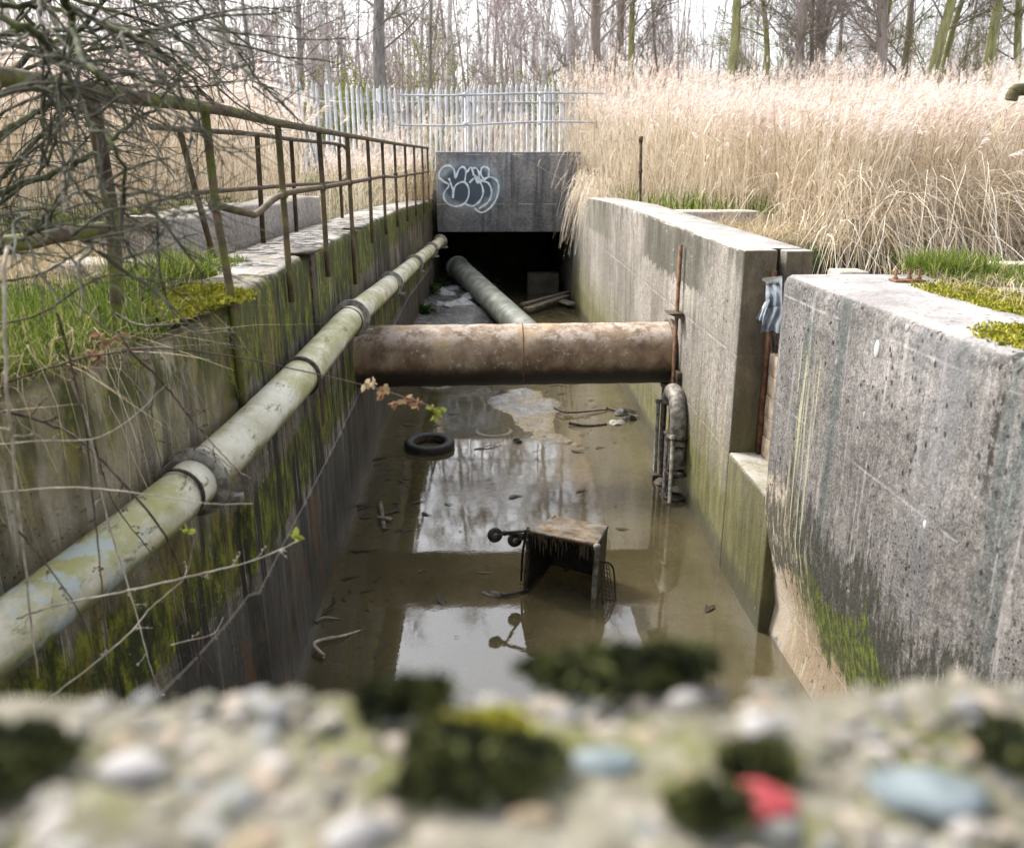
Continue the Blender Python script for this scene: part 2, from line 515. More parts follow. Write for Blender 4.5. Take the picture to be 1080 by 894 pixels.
def ground_mat():
    t = NT('soil and litter with painted ditch shade')
    c = t.ramp(t.noise(2.5, 8, .7), [(.3, (.05, .042, .025)), (.5, (.14, .115, .07)), (.7, (.26, .21, .14))])
    c = t.mix(t.step(t.noise(1.3, 5, .6), .5, .6), c, (.05, .085, .015))
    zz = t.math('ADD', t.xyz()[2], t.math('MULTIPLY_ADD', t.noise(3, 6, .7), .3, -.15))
    c = t.mix(t.mul(t.step(zz, 2.1, 2.38, 1, 0), .9), c, (.022, .019, .012))  # shade under the bent reeds painted onto the low ditch bank
    return t.done(t.bsdf(c, .95, t.bump(t.noise(18, 6, .7), .8, .05)))


def bed_mat():
    t = NT('silty brown mud')
    c = t.ramp(t.noise(1.2, 8, .65), [(.3, (.085, .065, .03)), (.5, (.17, .13, .065)), (.7, (.23, .175, .09))])
    dk = t.step(t.noise(1.0, 7, .7, v=t.vscale((2.6, 5.5, 2))), .57, .67)
    c = t.mix(t.mul(dk, .75), c, (.035, .03, .018))
    x, y, z = t.xyz()
    c = t.mix(t.step(z, .0, .03), c, t.ramp(t.noise(7, 8, .7), [(.33, (.06, .055, .05)), (.5, (.145, .138, .13)), (.66, (.24, .23, .225))]))  # grey sky reflection painted into the mud above the waterline
    b = t.bump(t.math('ADD', t.noise(9, 7, .7), t.mul(t.noise(45, 3), .3)), .7, .05)
    r = t.step(t.noise(6, 5), .35, .65, .10, .4)
    return t.done(t.bsdf(c, r, b, 0, .5))


def water_mat():
    t = NT('murky shallow water')
    p = t.vscale((1, 1, 1))
    h = t.math('ADD', t.mul(t.noise(5, 3, .5), .6), t.mul(t.noise(34, 3, .55), .16))
    still = t.step(t.noise(.55, 3), .42, .62, .25, 1)
    b = t.n('Bump', {'Height': t.mul(h, still), 'Strength': .10, 'Distance': .02}).outputs[0]
    col = t.ramp(t.noise(.9, 6, .6), [(.3, (.105, .088, .042)), (.55, (.165, .138, .075)), (.75, (.20, .165, .095))])
    dif = t.n('BsdfDiffuse', {'Color': col}).outputs[0]
    tr = t.n('BsdfTransparent', {'Color': (.62, .55, .38, 1)}).outputs[0]
    body = t.n('MixShader', {0: .45, 1: tr, 2: dif}).outputs[0]
    gl = t.n('BsdfGlossy', {'Color': (1, 1, 1, 1), 'Roughness': .006, 'Normal': b}).outputs[0]
    fr = t.n('Fresnel', {'IOR': 1.85, 'Normal': b}).outputs[0]
    return t.done(t.n('MixShader', {0: fr, 1: body, 2: gl}).outputs[0])


def pipe_rust_mat():
    t = NT('rusted iron pipe')
    x, y, z = t.xyz()
    c = t.ramp(t.noise(3.2, 8, .68), [(.32, (.085, .052, .03)), (.46, (.18, .115, .066)), (.58, (.27, .195, .125)), (.72, (.37, .30, .22))])
    sp = t.mul(t.step(t.noise(19, 6, .72), .58, .63), t.step(t.noise(2.6, 4), .45, .56))
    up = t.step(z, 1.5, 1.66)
    c = t.mix(t.mul(up, t.step(t.noise(7, 7, .7), .42, .58)), c, (.40, .33, .27))  # top painted brighter as if lit from above, broken by noise
    c = t.mix(t.mul(sp, .55), c, (.50, .45, .38))
    c = t.mix(t.mul(t.step(t.noise(1.6, 6, .6), .55, .65), .6), c, (.33, .20, .06))
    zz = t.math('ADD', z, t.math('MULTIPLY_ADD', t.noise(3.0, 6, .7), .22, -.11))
    c = t.mix(t.mul(t.step(zz, 1.22, 1.38, 1, 0), .95), c, (.022, .017, .013))   # shade of the underside painted into the colour
    return t.done(t.bsdf(c, .6, t.bump(t.noise(26, 6, .7), .5, .012), .0, .4))


def pipe_pale_mat():
    t = NT('flaking white paint with algae')
    c = t.ramp(t.noise(3.0, 8, .7), [(.33, (.34, .32, .21)), (.5, (.56, .53, .42)), (.7, (.70, .67, .59))])
    al = t.step(t.noise(1.0, 7, .7, v=t.vscale((2.6, 1.5, 2.6))), .44, .60)
    c = t.mix(t.mul(al, .7), c, (.27, .26, .06))
    sc = t.mul(t.step(t.noise(1.0, 7, .75, v=t.vscale((14, 4, 14))), .57, .64), .8)
    c = t.mix(sc, c, (.10, .10, .05))
    x, y, z = t.xyz()
    nz = t.xyz(t._pos.outputs['Normal'])[2]
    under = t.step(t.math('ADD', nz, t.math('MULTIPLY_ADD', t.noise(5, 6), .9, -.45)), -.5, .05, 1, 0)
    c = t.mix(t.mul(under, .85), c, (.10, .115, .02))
    bl = t.mul(t.step(y, 2.5, 2.8), t.step(y, 3.15, 3.4, 1, 0))
    c = t.mix(t.mul(t.mul(bl, t.step(t.noise(7, 7, .7), .5, .58)), .6), c, (.36, .44, .50))
    fl = t.step(t.noise(30, 5, .75), .62, .68)
    c = t.mix(t.mul(fl, .7), c, (.11, .09, .06))
    return t.done(t.bsdf(c, .6, t.bump(t.noise(40, 6, .7), .4, .006), 0, .4))


def rail_mat(name, mossy):
    t = NT(name)
    c = t.ramp(t.noise(9, 7, .7), [(.32, (.03, .02, .013)), (.5, (.085, .058, .036)), (.7, (.17, .11, .07))])
    y = t.xyz()[1]
    g = t.step(t.noise(6, 5), .42, .56)
    near = t.step(y, 4.2, 7.2, mossy, mossy * .15)
    c = t.mix(t.mul(g, near), c, t.mix(t.noise(40, 3), (.06, .075, .01), (.17, .18, .035)))
    return t.done(t.bsdf(c, .75, t.bump(t.noise(60, 5, .7), .6, .004), 0, .3))


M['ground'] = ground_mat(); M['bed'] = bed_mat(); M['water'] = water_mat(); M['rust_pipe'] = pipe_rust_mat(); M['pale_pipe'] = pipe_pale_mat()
M['rail'] = rail_mat('green stained iron rail', .85); M['rail2'] = rail_mat('brown rusted rail', .3)
M['iron'] = simple('dark corroded iron', (.025, .02, .016), (.10, .075, .05), 20, .6, .3)
M['iron_pale'] = simple('grey crusted iron', (.10, .095, .08), (.28, .26, .22), 18, .65, .2)
M['rust'] = simple('orange rust', (.07, .035, .018), (.20, .10, .05), 16, .8)
M['galv'] = simple('dull galvanised steel', (.36, .37, .40), (.52, .53, .56), 6, .5, .35)
M['pale_steel'] = simple('weathered palisade steel', (.46, .465, .48), (.66, .665, .68), 4, .6, .2, isl=.2)
M['slant_pipe'] = simple('grey green plastic pipe', (.13, .14, .115), (.27, .28, .245), 4, .45)
M['rubber'] = simple('muddy black rubber', (.012, .012, .012), (.035, .032, .028), 20, .55)
M['tyre_mud'] = simple('silted rubber', (.10, .085, .06), (.17, .15, .11), 14, .5)
M['wet_wood'] = simple('wet grey timber', (.10, .085, .06), (.25, .22, .17), 12, .55)
M['board'] = simple('pale weathered board', (.22, .17, .12), (.42, .34, .25), 9, .8)
M['rag'] = simple('grey blue plastic sheet', (.15, .17, .195), (.30, .325, .355), 7, .45)
M['litter'] = simple('white plastic litter', (.32, .33, .34), (.55, .55, .55), 9, .5, isl=.4)
M['slime_leaf'] = simple('sodden leaves', (.02, .016, .01), (.10, .075, .045), 30, .5, isl=.6)
M['slime'] = simple('black slimed steel', (.010, .009, .007), (.035, .03, .022), 18, .6)
def silt_mat():
    t = NT('rusty silt crust')
    c = t.ramp(t.noise(7, 8, .7), [(.33, (.03, .024, .015)), (.48, (.12, .095, .065)), (.6, (.22, .19, .155)), (.75, (.30, .27, .23))])
    c = t.mix(t.mul(t.step(t.noise(5, 6, .7), .5, .6), .7), c, (.20, .105, .03))
    return t.done(t.bsdf(c, t.step(t.noise(9, 4), .4, .6, .3, .8), t.bump(t.noise(22, 7, .75), .9, .02), 0, .4))


M['silt'] = silt_mat()
M['spray'] = simple('white spray paint', (.45, .52, .58), (.72, .78, .82), 10, .8, bump=0)
M['reed'] = None


def stalk(name, cols, rough=.8, trans=.25):
    t = NT(name)
    c = t.ramp(t.isl(), cols)
    c = t.mix(t.step(t.noise(.7, 4), .35, .65), c, t.mix(1.0, c, (.93, .89, .85), 'MULTIPLY'))
    a = t.n('BsdfDiffuse', {'Color': c}).outputs[0]
    b = t.n('BsdfTranslucent', {'Color': c}).outputs[0]
    return t.done(t.n('MixShader', {0: trans, 1: a, 2: b}).outputs[0])


M['reed'] = stalk('dry reed straw', [(0, (.26, .195, .125)), (.25, (.56, .465, .335)), (.7, (.76, .68, .555)), (1, (.84, .785, .69))])
M['plume'] = stalk('reed plume', [(0, (.58, .49, .44)), (.6, (.78, .69, .64)), (1, (.86, .79, .75))], trans=.45)
M['drygrass'] = stalk('dry grass', [(0, (.26, .20, .11)), (.5, (.46, .38, .24)), (1, (.62, .54, .40))])
M['grass'] = stalk('green grass', [(0, (.06, .10, .015)), (.5, (.14, .20, .035)), (.85, (.24, .29, .07)), (1, (.42, .38, .20))], trans=.3)
M['grass_dark'] = stalk('dark grass', [(0, (.02, .05, .008)), (.6, (.05, .10, .015)), (1, (.10, .16, .03))], trans=.3)
M['leaf_young'] = stalk('young leaf', [(0, (.16, .20, .03)), (1, (.32, .36, .08))], trans=.4)
M['leaf_red'] = stalk('bronze bramble leaf', [(0, (.20, .09, .06)), (.6, (.32, .18, .12)), (1, (.34, .28, .15))], trans=.3)
M['bark_green'] = simple('algae stained bark', (.018, .021, .009), (.085, .092, .028), 14, .9, bd=.01)
M['bark_grey'] = simple('grey twig bark', (.03, .030, .020), (.12, .115, .085), 12, .9)
M['bark_dark'] = simple('dark bramble stem', (.035, .022, .018), (.10, .065, .05), 20, .8)
M['bark_pale'] = simple('dead pale stem', (.26, .22, .17), (.45, .40, .33), 20, .85)


def bark(name, c1, c2, c3, sc=(5, 5, 1.2)):
    t = NT(name)
    v = t.vscale(sc, t.obj())
    c = t.ramp(t.noise(1.5, 7, .7, v=v), [(.3, c1), (.5, c2), (.7, c3)])
    return t.done(t.bsdf(c, .9, t.bump(t.noise(6, 6, .7, v=v), .8, .03)))


M['birch'] = bark('birch bark', (.16, .14, .13), (.62, .59, .57), (.80, .77, .75), (2, 2, 5))
M['grey_trunk'] = bark('furrowed grey bark', (.09, .085, .08), (.27, .25, .24), (.42, .40, .385))
M['moss_trunk'] = bark('lichen green bark', (.14, .13, .07), (.34, .335, .15), (.50, .48, .31))
M['brown_trunk'] = bark('pink brown bark', (.17, .14, .125), (.36, .30, .27), (.50, .44, .40))
M['twig_mauve'] = simple('mauve twigs', (.33, .27, .265), (.50, .43, .42), 1, .9, bump=0)  # paler than real twigs, distance haze put into the colour
M['twig_brown'] = simple('brown twigs', (.19, .16, .14), (.36, .315, .285), 1, .9, bump=0)
M['twig_green'] = simple('olive twigs', (.17, .165, .075), (.34, .325, .17), 1, .9, bump=0)

# ================================================================ SETTING
# ---- ground sheet with the channel and the side ditch sunk into it
def axis(pts):
    out = []
    for a, b, st in pts:
        out += list(np.arange(a, b, st))
    return np.array(sorted(set(np.round(out, 3))))


def ground_h(x, y):
    base = 2.40 + .05 * fbm(x * .8, y * .8, 3) + np.clip((y - 21.2) / 3.0, 0, 1) * .85 + .12 * fbm(x * .12, y * .12, 5) * np.clip((y - 24) / 10, 0, 1)
    base = base - .10 * np.clip((-x - 2.5) / 2, 0, 1)
    base = base + .24 * np.clip((-x - 1.2) / .4, 0, 1) * np.clip((14 - y) / 5, 0, 1)
    base = np.where((x < -1.2) & (y < 5.6), 2.58 + .05 * fbm(x * 1.5, y * 1.5, 4) - .1 * np.clip((-x - 2.5) / 2, 0, 1), base)
    base = np.where((x > 2.5) & (y < 6.0), 2.64 + .02 * fbm(x * 2, y * 2, 6), base)
    # ditch on the right
    yc = 8.5 + .15 * np.sin(x * 1.3) - 1.0 * np.clip((3.6 - x) / .8, 0, 1)
    d = np.abs(y - yc)
    dit = np.clip((2.35 - 1.0 * np.clip((3.6 - x) / .8, 0, 1) - d) / .5, 0, 1) * np.clip((x - 2.62) / .05, 0, 1) * np.clip((18 - x) / 2, 0, 1)
    base = base * (1 - dit) + 1.62 * dit
    cut = (x > np.interp(y, [0, 1.2, 2.4, 3.86, 4.6, 5, 16, 22, 30], [-3.25, -2.8, -2.35, -1.95, -1.84, -1.74, -1.74, -1.6, -1.6])) & (x < 2.44) & (y > -3) & (y < 30.6)
    base = np.where(cut, -.95, base)
    base = np.where((x > 2.05) & (x < 2.6) & (y > 5.6) & (y < 6.9), -.95, base)
    return base


gx = axis([(-320, -30, 20), (-30, -8, 1.2), (-8, -3, .16), (-3, -1.4, .06), (-1.4, 2, .4), (2.0, 3.0, .05), (3.0, 10, .16), (10, 40, 1.5), (40, 321, 20)])
gy = axis([(-40, -3.2, 6), (-3.2, 2, .4), (2, 9.5, .1), (9.5, 24, .3), (24, 32, .4), (32, 80, 3), (80, 400, 30)])
GX, GY = np.meshgrid(gx, gy, indexing='ij')
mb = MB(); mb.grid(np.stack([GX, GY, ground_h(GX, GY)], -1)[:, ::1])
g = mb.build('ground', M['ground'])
tag(g, 'rough ground of soil and dead litter beside the channel', 'ground', kind='structure')

# ---- mud bed of the channel
bx = np.arange(-3.0, 2.56, .055); by = np.concatenate([np.arange(.2, 21.6, .07), np.arange(21.6, 30.6, .3)])
BX, BY = np.meshgrid(bx, by, indexing='ij')
BZ = -.13 + .035 * fbm(BX * 1.6, BY * 1.2, 21, 5) + .012 * fbm(BX * 9, BY * 7, 22, 3)
ax_ = .72 - .09 * (BY - 11.6) + .08 * np.sin(BY * 2.1)
e = ((BX - ax_) / (.52 + .12 * np.sin(BY * 2.7)))**2 + ((BY - 11.6) / 1.75)**2 + .42 * fbm(BX * 3.4, BY * 2.2, 33, 5)
BZ += np.clip(1.35 - e, 0, 1) ** .7 * .15 + .02 * np.clip(1.35 - e, 0, .5) * fbm(BX * 8, BY * 11, 36, 3)
BZ += .05 * np.clip(fbm(BX * 3.1, BY * 2.3, 35, 4) - .25, 0, 1) * (BY < 13)
BZ += np.clip(1.2 - ((BX - 1.35) / .22)**2 - ((BY - 11.3) / .25)**2, 0, 1) * .10
bank = np.clip((BY - 14.6 - 1.6 * np.clip(BX + 1.3, 0, 3) + .35 * fbm(BX * 2, BY * 2, 9)) / 2.2, 0, 1) * np.clip((.9 - BX) / 1.1, 0, 1)
BZ += bank * (.48 + .05 * fbm(BX * 4, BY * 4, 31, 4))
BZ += np.clip((-1.05 - BX) / .3, 0, 1) * .05
mb = MB(); mb.grid(np.stack([BX, BY, BZ], -1))
b = mb.build('channel_bed', M['bed'], smooth=True)
tag(b, 'brown silt bed of the channel with a raised mud bar', 'mud', kind='structure')
mb = MB()
wy = np.linspace(.2, 30.4, 60)
mb.grid(np.array([[(x, y, 0.0) for y in wy] for x in np.linspace(-3.0, 2.56, 8)]))
w = mb.build('water', M['water'])
tag(w, 'shallow murky brown water between the concrete walls', 'water', kind='structure')
mb = MB(); mb.grid(np.array([[(x, y, 1.86) for y in np.linspace(5.9, 11.2, 6)] for x in np.linspace(2.62, 18, 8)]))
w = mb.build('ditch_water', M['water'])
tag(w, 'dark still water in the side ditch under the reeds', 'water', kind='structure')

# ---- left retaining wall (battered, swings in towards the culvert)
LT = [(0, -2.9, -2.9, 2.60), (1.2, -2.45, -2.45, 2.61), (2.4, -1.98, -1.99, 2.62), (3.0, -1.77, -1.785, 2.63), (3.86, -1.52, -1.54, 2.65), (4.3, -1.44, -1.46, 2.66), (4.62, -1.40, -1.425, 2.68), (4.66, -1.345, -1.370, 2.72), (6.4, -1.345, -1.372, 2.75), (9.1, -1.36, -1.375, 2.73), (11.3, -1.385, -1.39, 2.70), (16.3, -1.36, -1.39, 2.62), (21.48, -1.2, -1.17, 2.5)]


def lwall(y, z):
    x0, xt, zt = lerp_tab(LT, y).T if np.ndim(y) else lerp_tab(LT, y)
    k = np.interp(z, [-.9, 0, .955, .965, 2.7], [-.05, 0, .35, .36, 1.0])
    return x0 + (xt - x0) * k + np.where(np.asarray(z) < .96, .014, 0)


rings = []
for y in sorted(list(np.arange(0, 21.49, .12)) + [4.62, 4.66]):
    x0, xt, zt = lerp_tab(LT, y)
    j = .012 * fbm(np.array(y * 5), np.array(1.), 41, 4)
    r = []
    for z in (-.9, 0, .5, .952, .968, 1.4, 1.9, 2.3):
        r.append((lwall(y, z) + .006 * float(fbm(np.array(y * 2), np.array(z * 3), 43)), y, z))
    r += [(xt + j * .5, y, zt - .05 + j), (xt - .025 + j, y, zt - .008 + j * .3), (xt - .06, y, zt), (xt - .35, y, zt + .004), (xt - .64, y, zt - .01), (xt - .67, y, zt - .06), (xt - .67, y, -.9)]
    rings.append(r)
wl = thing('retaining_wall', 'dark mossy concrete wall under the handrail, carrying the long white pipe', 'wall', (-1.9, 10, 0))
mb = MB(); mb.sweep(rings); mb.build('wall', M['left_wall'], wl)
mb = MB(); 
mb.box((-1.42, 6.94, 1.3), (-1.352, 7.07, 2.742)); mb.build('steel_channel', M['iron'], wl, bevel=.004)
mb = MB(); mb.box((-1.52, 6.75, 2.755), (-1.30, 7.08, 2.77)); mb.build('step_plate', M['iron'], wl)
mb = MB(); mb.box((-1.50, 9.55, 2.733), (-1.30, 9.85, 2.746)); mb.build('step_plate', M['iron'], wl)

# ---- far part of the right wall
RT = [(6.95, 2.10, 2.09, 2.77), (10, 2.16, 2.11, 2.79), (13.5, 2.24, 2.17, 2.80), (17.5, 2.25, 2.24, 2.72), (21.48, 2.25, 2.35, 2.6)]
rings = []
for y in np.append(np.arange(6.95, 21.49, .14), 21.48):
    x0, xt, zt = lerp_tab(RT, y)
    j = .010 * float(fbm(np.array(y * 5), np.array(1.), 51, 4))
    wd = .55
    r = [(x0, y, -.9), (x0, y, .05), (x0 + (xt - x0) * .4, y, 1.0), (x0 + (xt - x0) * .7, y, 1.9), (xt, y, zt - .035 + j), (xt + .02, y, zt - .006), (xt + .05, y, zt), (xt + wd - .03, y, zt), (xt + wd, y, zt - .03), (xt + wd, y, -.9)]
    rings.append(r)
wr = thing('retaining_wall', 'streaked grey concrete wall that the rusty pipe runs into, ending in a square slotted pier', 'wall', (2.3, 12, 0))
mb = MB(); mb.sweep(rings); mb.build('wall', M['right_wall'], wr)
mb = MB(); mb.box((2.087, 6.78, -.9), (2.355, 6.948, 2.773)); mb.build('pier', M['right_wall'], wr, bevel=.014)
mb = MB(); mb.box((2.425, 6.78, -.9), (2.645, 6.948, 2.766)); mb.build('pier', M['right_wall'], wr, bevel=.014)
mb = MB(); mb.box((2.085, 5.70, -.9), (2.50, 6.777, 1.09)); mb.build('sill', M['right_wall'], wr, bevel=.02)

# ---- near part of the right wall
rings = []
for y in np.append(np.arange(0, 5.66, .11), [5.66, 5.71, 5.74, 5.75]):
    xt = np.interp(y, [0, 3.2, 5.75], [2.12, 2.10, 2.05])
    j = .010 * float(fbm(np.array(y * 6), np.array(2.), 61, 4))
    sh = {5.71: .012, 5.74: .03, 5.75: .05}.get(round(float(y), 2), 0)
    r = [(xt + .13, y, -.9), (xt + .12, y, .02), (xt + .15, y, .25), (xt + .11, y, .50), (xt + .045, y, .8), (xt + .01, y, 1.05), (xt, y, 1.8), (xt + j * .4, y, 2.66 + j), (xt + .015 + j, y, 2.70 + j * .5), (xt + .05, y, 2.72), (xt + .5, y, 2.722), (xt + .92, y, 2.715), (xt + .96, y, 2.68), (xt + .96, y, -.9)]
    c = np.mean(r, 0)
    rings.append([tuple(np.array(p) + (np.array([c[0], p[1], p[2] if p[2] < 2.6 else 2.5]) - np.array(p)) * sh * .8) for p in r])
wn = thing('retaining_wall', 'pitted grey lilac concrete wall nearest the parapet, with green moss low down', 'wall', (2.5, 3, 0))
mb = MB(); mb.sweep(rings); mb.build('wall', M['near_wall'], wn)
# pale scars where lichen or paint fell away
for (px, py, w_, h_) in ((926, 368, .018, .05), (957, 346, .012, .02), (885, 382, .008, .022), (913, 437, .007, .02), (974, 553, .010, .024), (910, 322, .006, .02)):
    p = at(px, py, X=2.085)
    xs = np.interp(p[1], [0, 3.2, 5.75], [2.12, 2.10, 2.05])
    mb = MB(); mb.lathe([(.001, .004), (.6, .0035), (.9, .0025), (1.0, 0)], Matrix.Translation((xs + .001, p[1], p[2])) @ Matrix.Diagonal((1, w_ * 1.6, h_, 1)) @ Matrix.Rotation(-PI / 2, 4, 'Y'), 14)
    mb.build('pale_scar', M['litter'], wn)
# fixing plate with bolts
bp = thing('bolt_plate', 'small rusty plate with three upright bolts on the near wall top', 'bolt plate', (2.62, 4.9, 2.722))
pc = at(957, 297, Z=2.722)
mb = MB(); mb.box((pc[0] - .10, pc[1] - .05, 2.723), (pc[0] + .10, pc[1] + .05, 2.737)); mb.build('plate', M['rust'], bp, bevel=.003)
for dx in (-.08, 0.01, .07):
    mb = MB(); mb.tube([(pc[0] + dx, pc[1], 2.737), (pc[0] + dx, pc[1], 2.80)], .009, 8); mb.tube([(pc[0] + dx, pc[1], 2.738), (pc[0] + dx, pc[1], 2.752)], .017, 6)
    mb.build('bolt', M['rust'], bp)

# ---- boards in the side slot
sb = thing('stop_log_boards', 'stack of pale timber boards closing the slot beside the pier', 'boards', (2.36, 6.3, 1.1))
for k in range(5):
    z0 = 1.092 + k * .175
    mb = MB(); mb.box((2.335 + .004 * (k % 2), 5.77, z0), (2.395, 6.77, z0 + .168)); mb.build('board', M['board'], sb, bevel=.005)
mb = MB(); mb.box((2.305, 6.70, 1.092), (2.333, 6.765, 2.62)); mb.build('guide_strip', M['rust'], sb)

# ---- headwall, culvert behind it
hw = thing('headwall', 'blue grey concrete headwall over the culvert mouth, tagged with white bubble graffiti', 'headwall', (.7, 21.6, 1.75))
mb = MB(); mb.box((-1.06, 21.5, 1.745), (2.46, 21.86, 3.63)); mb.build('wall', M['headwall'], hw, bevel=.02)


def gz(p):
    q = at(440 + p[0] / 4.47, 150 + p[1] / 4.47, Y=21.5)
    return (q[0], 21.494, q[2])


strokes = [[(100, 165), (105, 140), (122, 118), (150, 110), (174, 130), (180, 168), (196, 130), (216, 116), (230, 136), (224, 186)],
           [(100, 165), (126, 186), (150, 203), (126, 240), (130, 272), (156, 296), (190, 302), (226, 286), (243, 250), (241, 212), (222, 188), (192, 195), (174, 218), (168, 264)],
           [(150, 170), (160, 200), (169, 232), (168, 264)],
           [(234, 142), (254, 118), (266, 150), (286, 192), (292, 150), (280, 124), (262, 122)], [(300, 124), (318, 116), (338, 128), (337, 162)], [(302, 124), (300, 150), (312, 172)],
           [(246, 192), (272, 170), (300, 195), (311, 236), (296, 276), (262, 301), (226, 292)],
           [(300, 186), (340, 164), (374, 180), (384, 216), (371, 270), (340, 312), (302, 331), (268, 310)],
           [(310, 182), (338, 196), (351, 236), (336, 280), (290, 314)], [(262, 150), (285, 166), (308, 184)]]
mb = MB()
for si, st in enumerate(strokes):
    P = smoothpath([gz(p) for p in st], 44)
    P[:, 1] -= .0012 * si
    T = unit(np.gradient(P, axis=0)); N_ = np.cross(T, (0, 1, 0))
    Wd = .021 + .005 * np.sin(np.arange(len(P)) * .7)
    mb.grid(np.stack([P - N_ * Wd[:, None], P + N_ * Wd[:, None]], 1))
mb.build('graffiti', M['spray'], hw)
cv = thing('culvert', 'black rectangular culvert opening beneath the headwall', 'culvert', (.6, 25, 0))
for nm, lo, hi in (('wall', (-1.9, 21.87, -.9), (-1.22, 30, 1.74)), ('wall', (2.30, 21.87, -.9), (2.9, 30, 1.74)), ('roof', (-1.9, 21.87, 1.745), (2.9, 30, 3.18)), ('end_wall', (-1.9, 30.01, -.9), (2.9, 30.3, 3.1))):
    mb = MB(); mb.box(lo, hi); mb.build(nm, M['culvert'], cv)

# ---- blocks and kerbs
bl = thing('concrete_block', 'long low pale concrete block standing behind the outer handrail', 'block', (-2.7, 11, 2.4))
rings = []
for y in np.arange(6.25, 11.7, .16):
    x = np.interp(y, [6.25, 11.6], [-2.22, -2.10]); zt = np.interp(y, [6.25, 11.6], [3.07, 3.01]) + .016 * math.sin(y * 2.5) + .01 * float(fbm(np.array(y * 4), np.array(1.), 77))
    rings.append([(x, y, 2.4), (x - .01, y, zt - .03), (x - .04, y, zt), (x - .42, y, zt + .01), (x - .46, y, zt - .04), (x - .46, y, 2.4)])
mb = MB(); mb.sweep(rings); mb.build('block_body', M['block'], bl)
mb = MB(); mb.box((-2.85, 5.8, 2.4), (-2.23, 6.24, 2.80)); mb.build('step', M['block'], bl, bevel=.02)
kb = MB(); a0, a1 = at(735, 222, Z=2.75), at(797, 224, Z=2.75)
o = kb.box((2.86, 12.4, 2.2), (4.0, 12.9, 2.75)).build('kerb_block', M['block'], bevel=.025)
tag(o, 'short grey concrete block behind the far right wall coping, grass growing round it', 'block')
o = MB().box((3.25, 6.02, 2.4), (5.2, 6.22, 2.745)).build('edging_strip', M['block'], bevel=.012)
tag(o, 'thin pale concrete edging strip at the lip of the ditch', 'edging')
o = MB().box((3.15, 5.0, 2.5), (5.2, 5.22, 2.70)).build('edging_strip', M['block'], bevel=.012)
tag(o, 'pale edging strip half sunk in the mossy grass on the near wall', 'edging')
o = MB().box((2.68, 6.34, 1.5), (2.92, 6.58, 2.655)).build('concrete_stub', M['block'], bevel=.02)
tag(o, 'small concrete stub at the ditch end between pier and near wall', 'block')

# ================================================================ PIPES
def flange(mb, c, d, r, R, th=.05):
    Mx = frameM(c, d)
    mb.lathe([(r * .98, -th / 2), (R, -th / 2), (R, th / 2), (r * .98, th / 2)], Mx, 28)


cp = thing('crossing_pipe', 'thick rusty iron pipe crossing the channel from wall to wall', 'pipe', (.4, 9.3, 1.39))
A, B = np.array((-1.42, 9.3, 1.375)), np.array((2.15, 9.3, 1.395))
P = np.linspace(A, B, 40)
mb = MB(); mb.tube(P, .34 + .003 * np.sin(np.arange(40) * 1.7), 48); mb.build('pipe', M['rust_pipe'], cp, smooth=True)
mb = MB(); flange(mb, (2.095, 9.3, 1.395), B - A, .338, .375, .05); mb.build('wall_collar', M['iron'], cp)
mb = MB(); flange(mb, (.45, 9.3, 1.386), B - A, .339, .3435, .012); mb.build('weld_seam', M['rust'], cp)

lp = thing('wall_pipe', 'long flaking white pipe running along the mossy wall on brackets', 'pipe', (-1.6, 8, 1.7))
LPT = [(.8, -2.44, 1.62), (1.8, -2.04, 1.74), (2.75, -1.66, 1.87), (3.8, -1.345, 2.0), (5.44, -1.185, 2.10), (7.5, -1.152, 2.125), (10.86, -1.14, 1.955), (14.6, -1.12, 1.78), (18.5, -1.05, 1.63), (20.9, -.93, 1.61)]


def lpp(y):
    x, z = lerp_tab(LPT, y)
    return np.array((x, y, z))


ys = np.linspace(.8, 20.9, 90)
P = np.array([lpp(y) for y in ys])
for _ in range(6): P[1:-1] = .25 * P[:-2] + .5 * P[1:-1] + .25 * P[2:]
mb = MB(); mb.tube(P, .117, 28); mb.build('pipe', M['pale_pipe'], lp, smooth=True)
for i, y in enumerate((3.85, 5.5, 7.55, 10.8, 14.4, 18.2, 20.5)):
    c = np.array([np.interp(y, P[:, 1], P[:, k]) for k in range(3)]); d = np.array((np.interp(y + .3, P[:, 1], P[:, 0]) - c[0], .3, 0))
    mb = MB(); flange(mb, c, d, .117, .166 if i != 1 else .135, .04); mb.build('flange', M['iron_pale'] if i != 1 else M['iron'], lp)
    if i != 1:
        mb = MB(); flange(mb, c - unit(d) * .16, d, .117, .125, .018); mb.build('clamp_band', M['iron'], lp)
        wx = float(lwall(y + .05, 1.9))
        mb = MB(); mb.box((wx - .05, y + .12, c[2] - .165), (c[0] + .17, y + .18, c[2] - .125)); mb.build('bracket', M['iron_pale'], lp, bevel=.004)

sp = thing('slanting_pipe', 'grey green plastic pipe sticking out of the dark culvert at a slant', 'pipe', (.3, 18, .5))
A, B = np.array((-.62, 22.4, .80)), np.array((1.12, 15.6, .12))
mb = MB(); mb.tube(np.linspace(A, B, 20), .27, 28); mb.build('pipe', M['slant_pipe'], sp, smooth=True)
mb = MB(); flange(mb, A + (B - A) * .01, B - A, .268, .30, .10); mb.build('socket_end', M['slant_pipe'], sp)

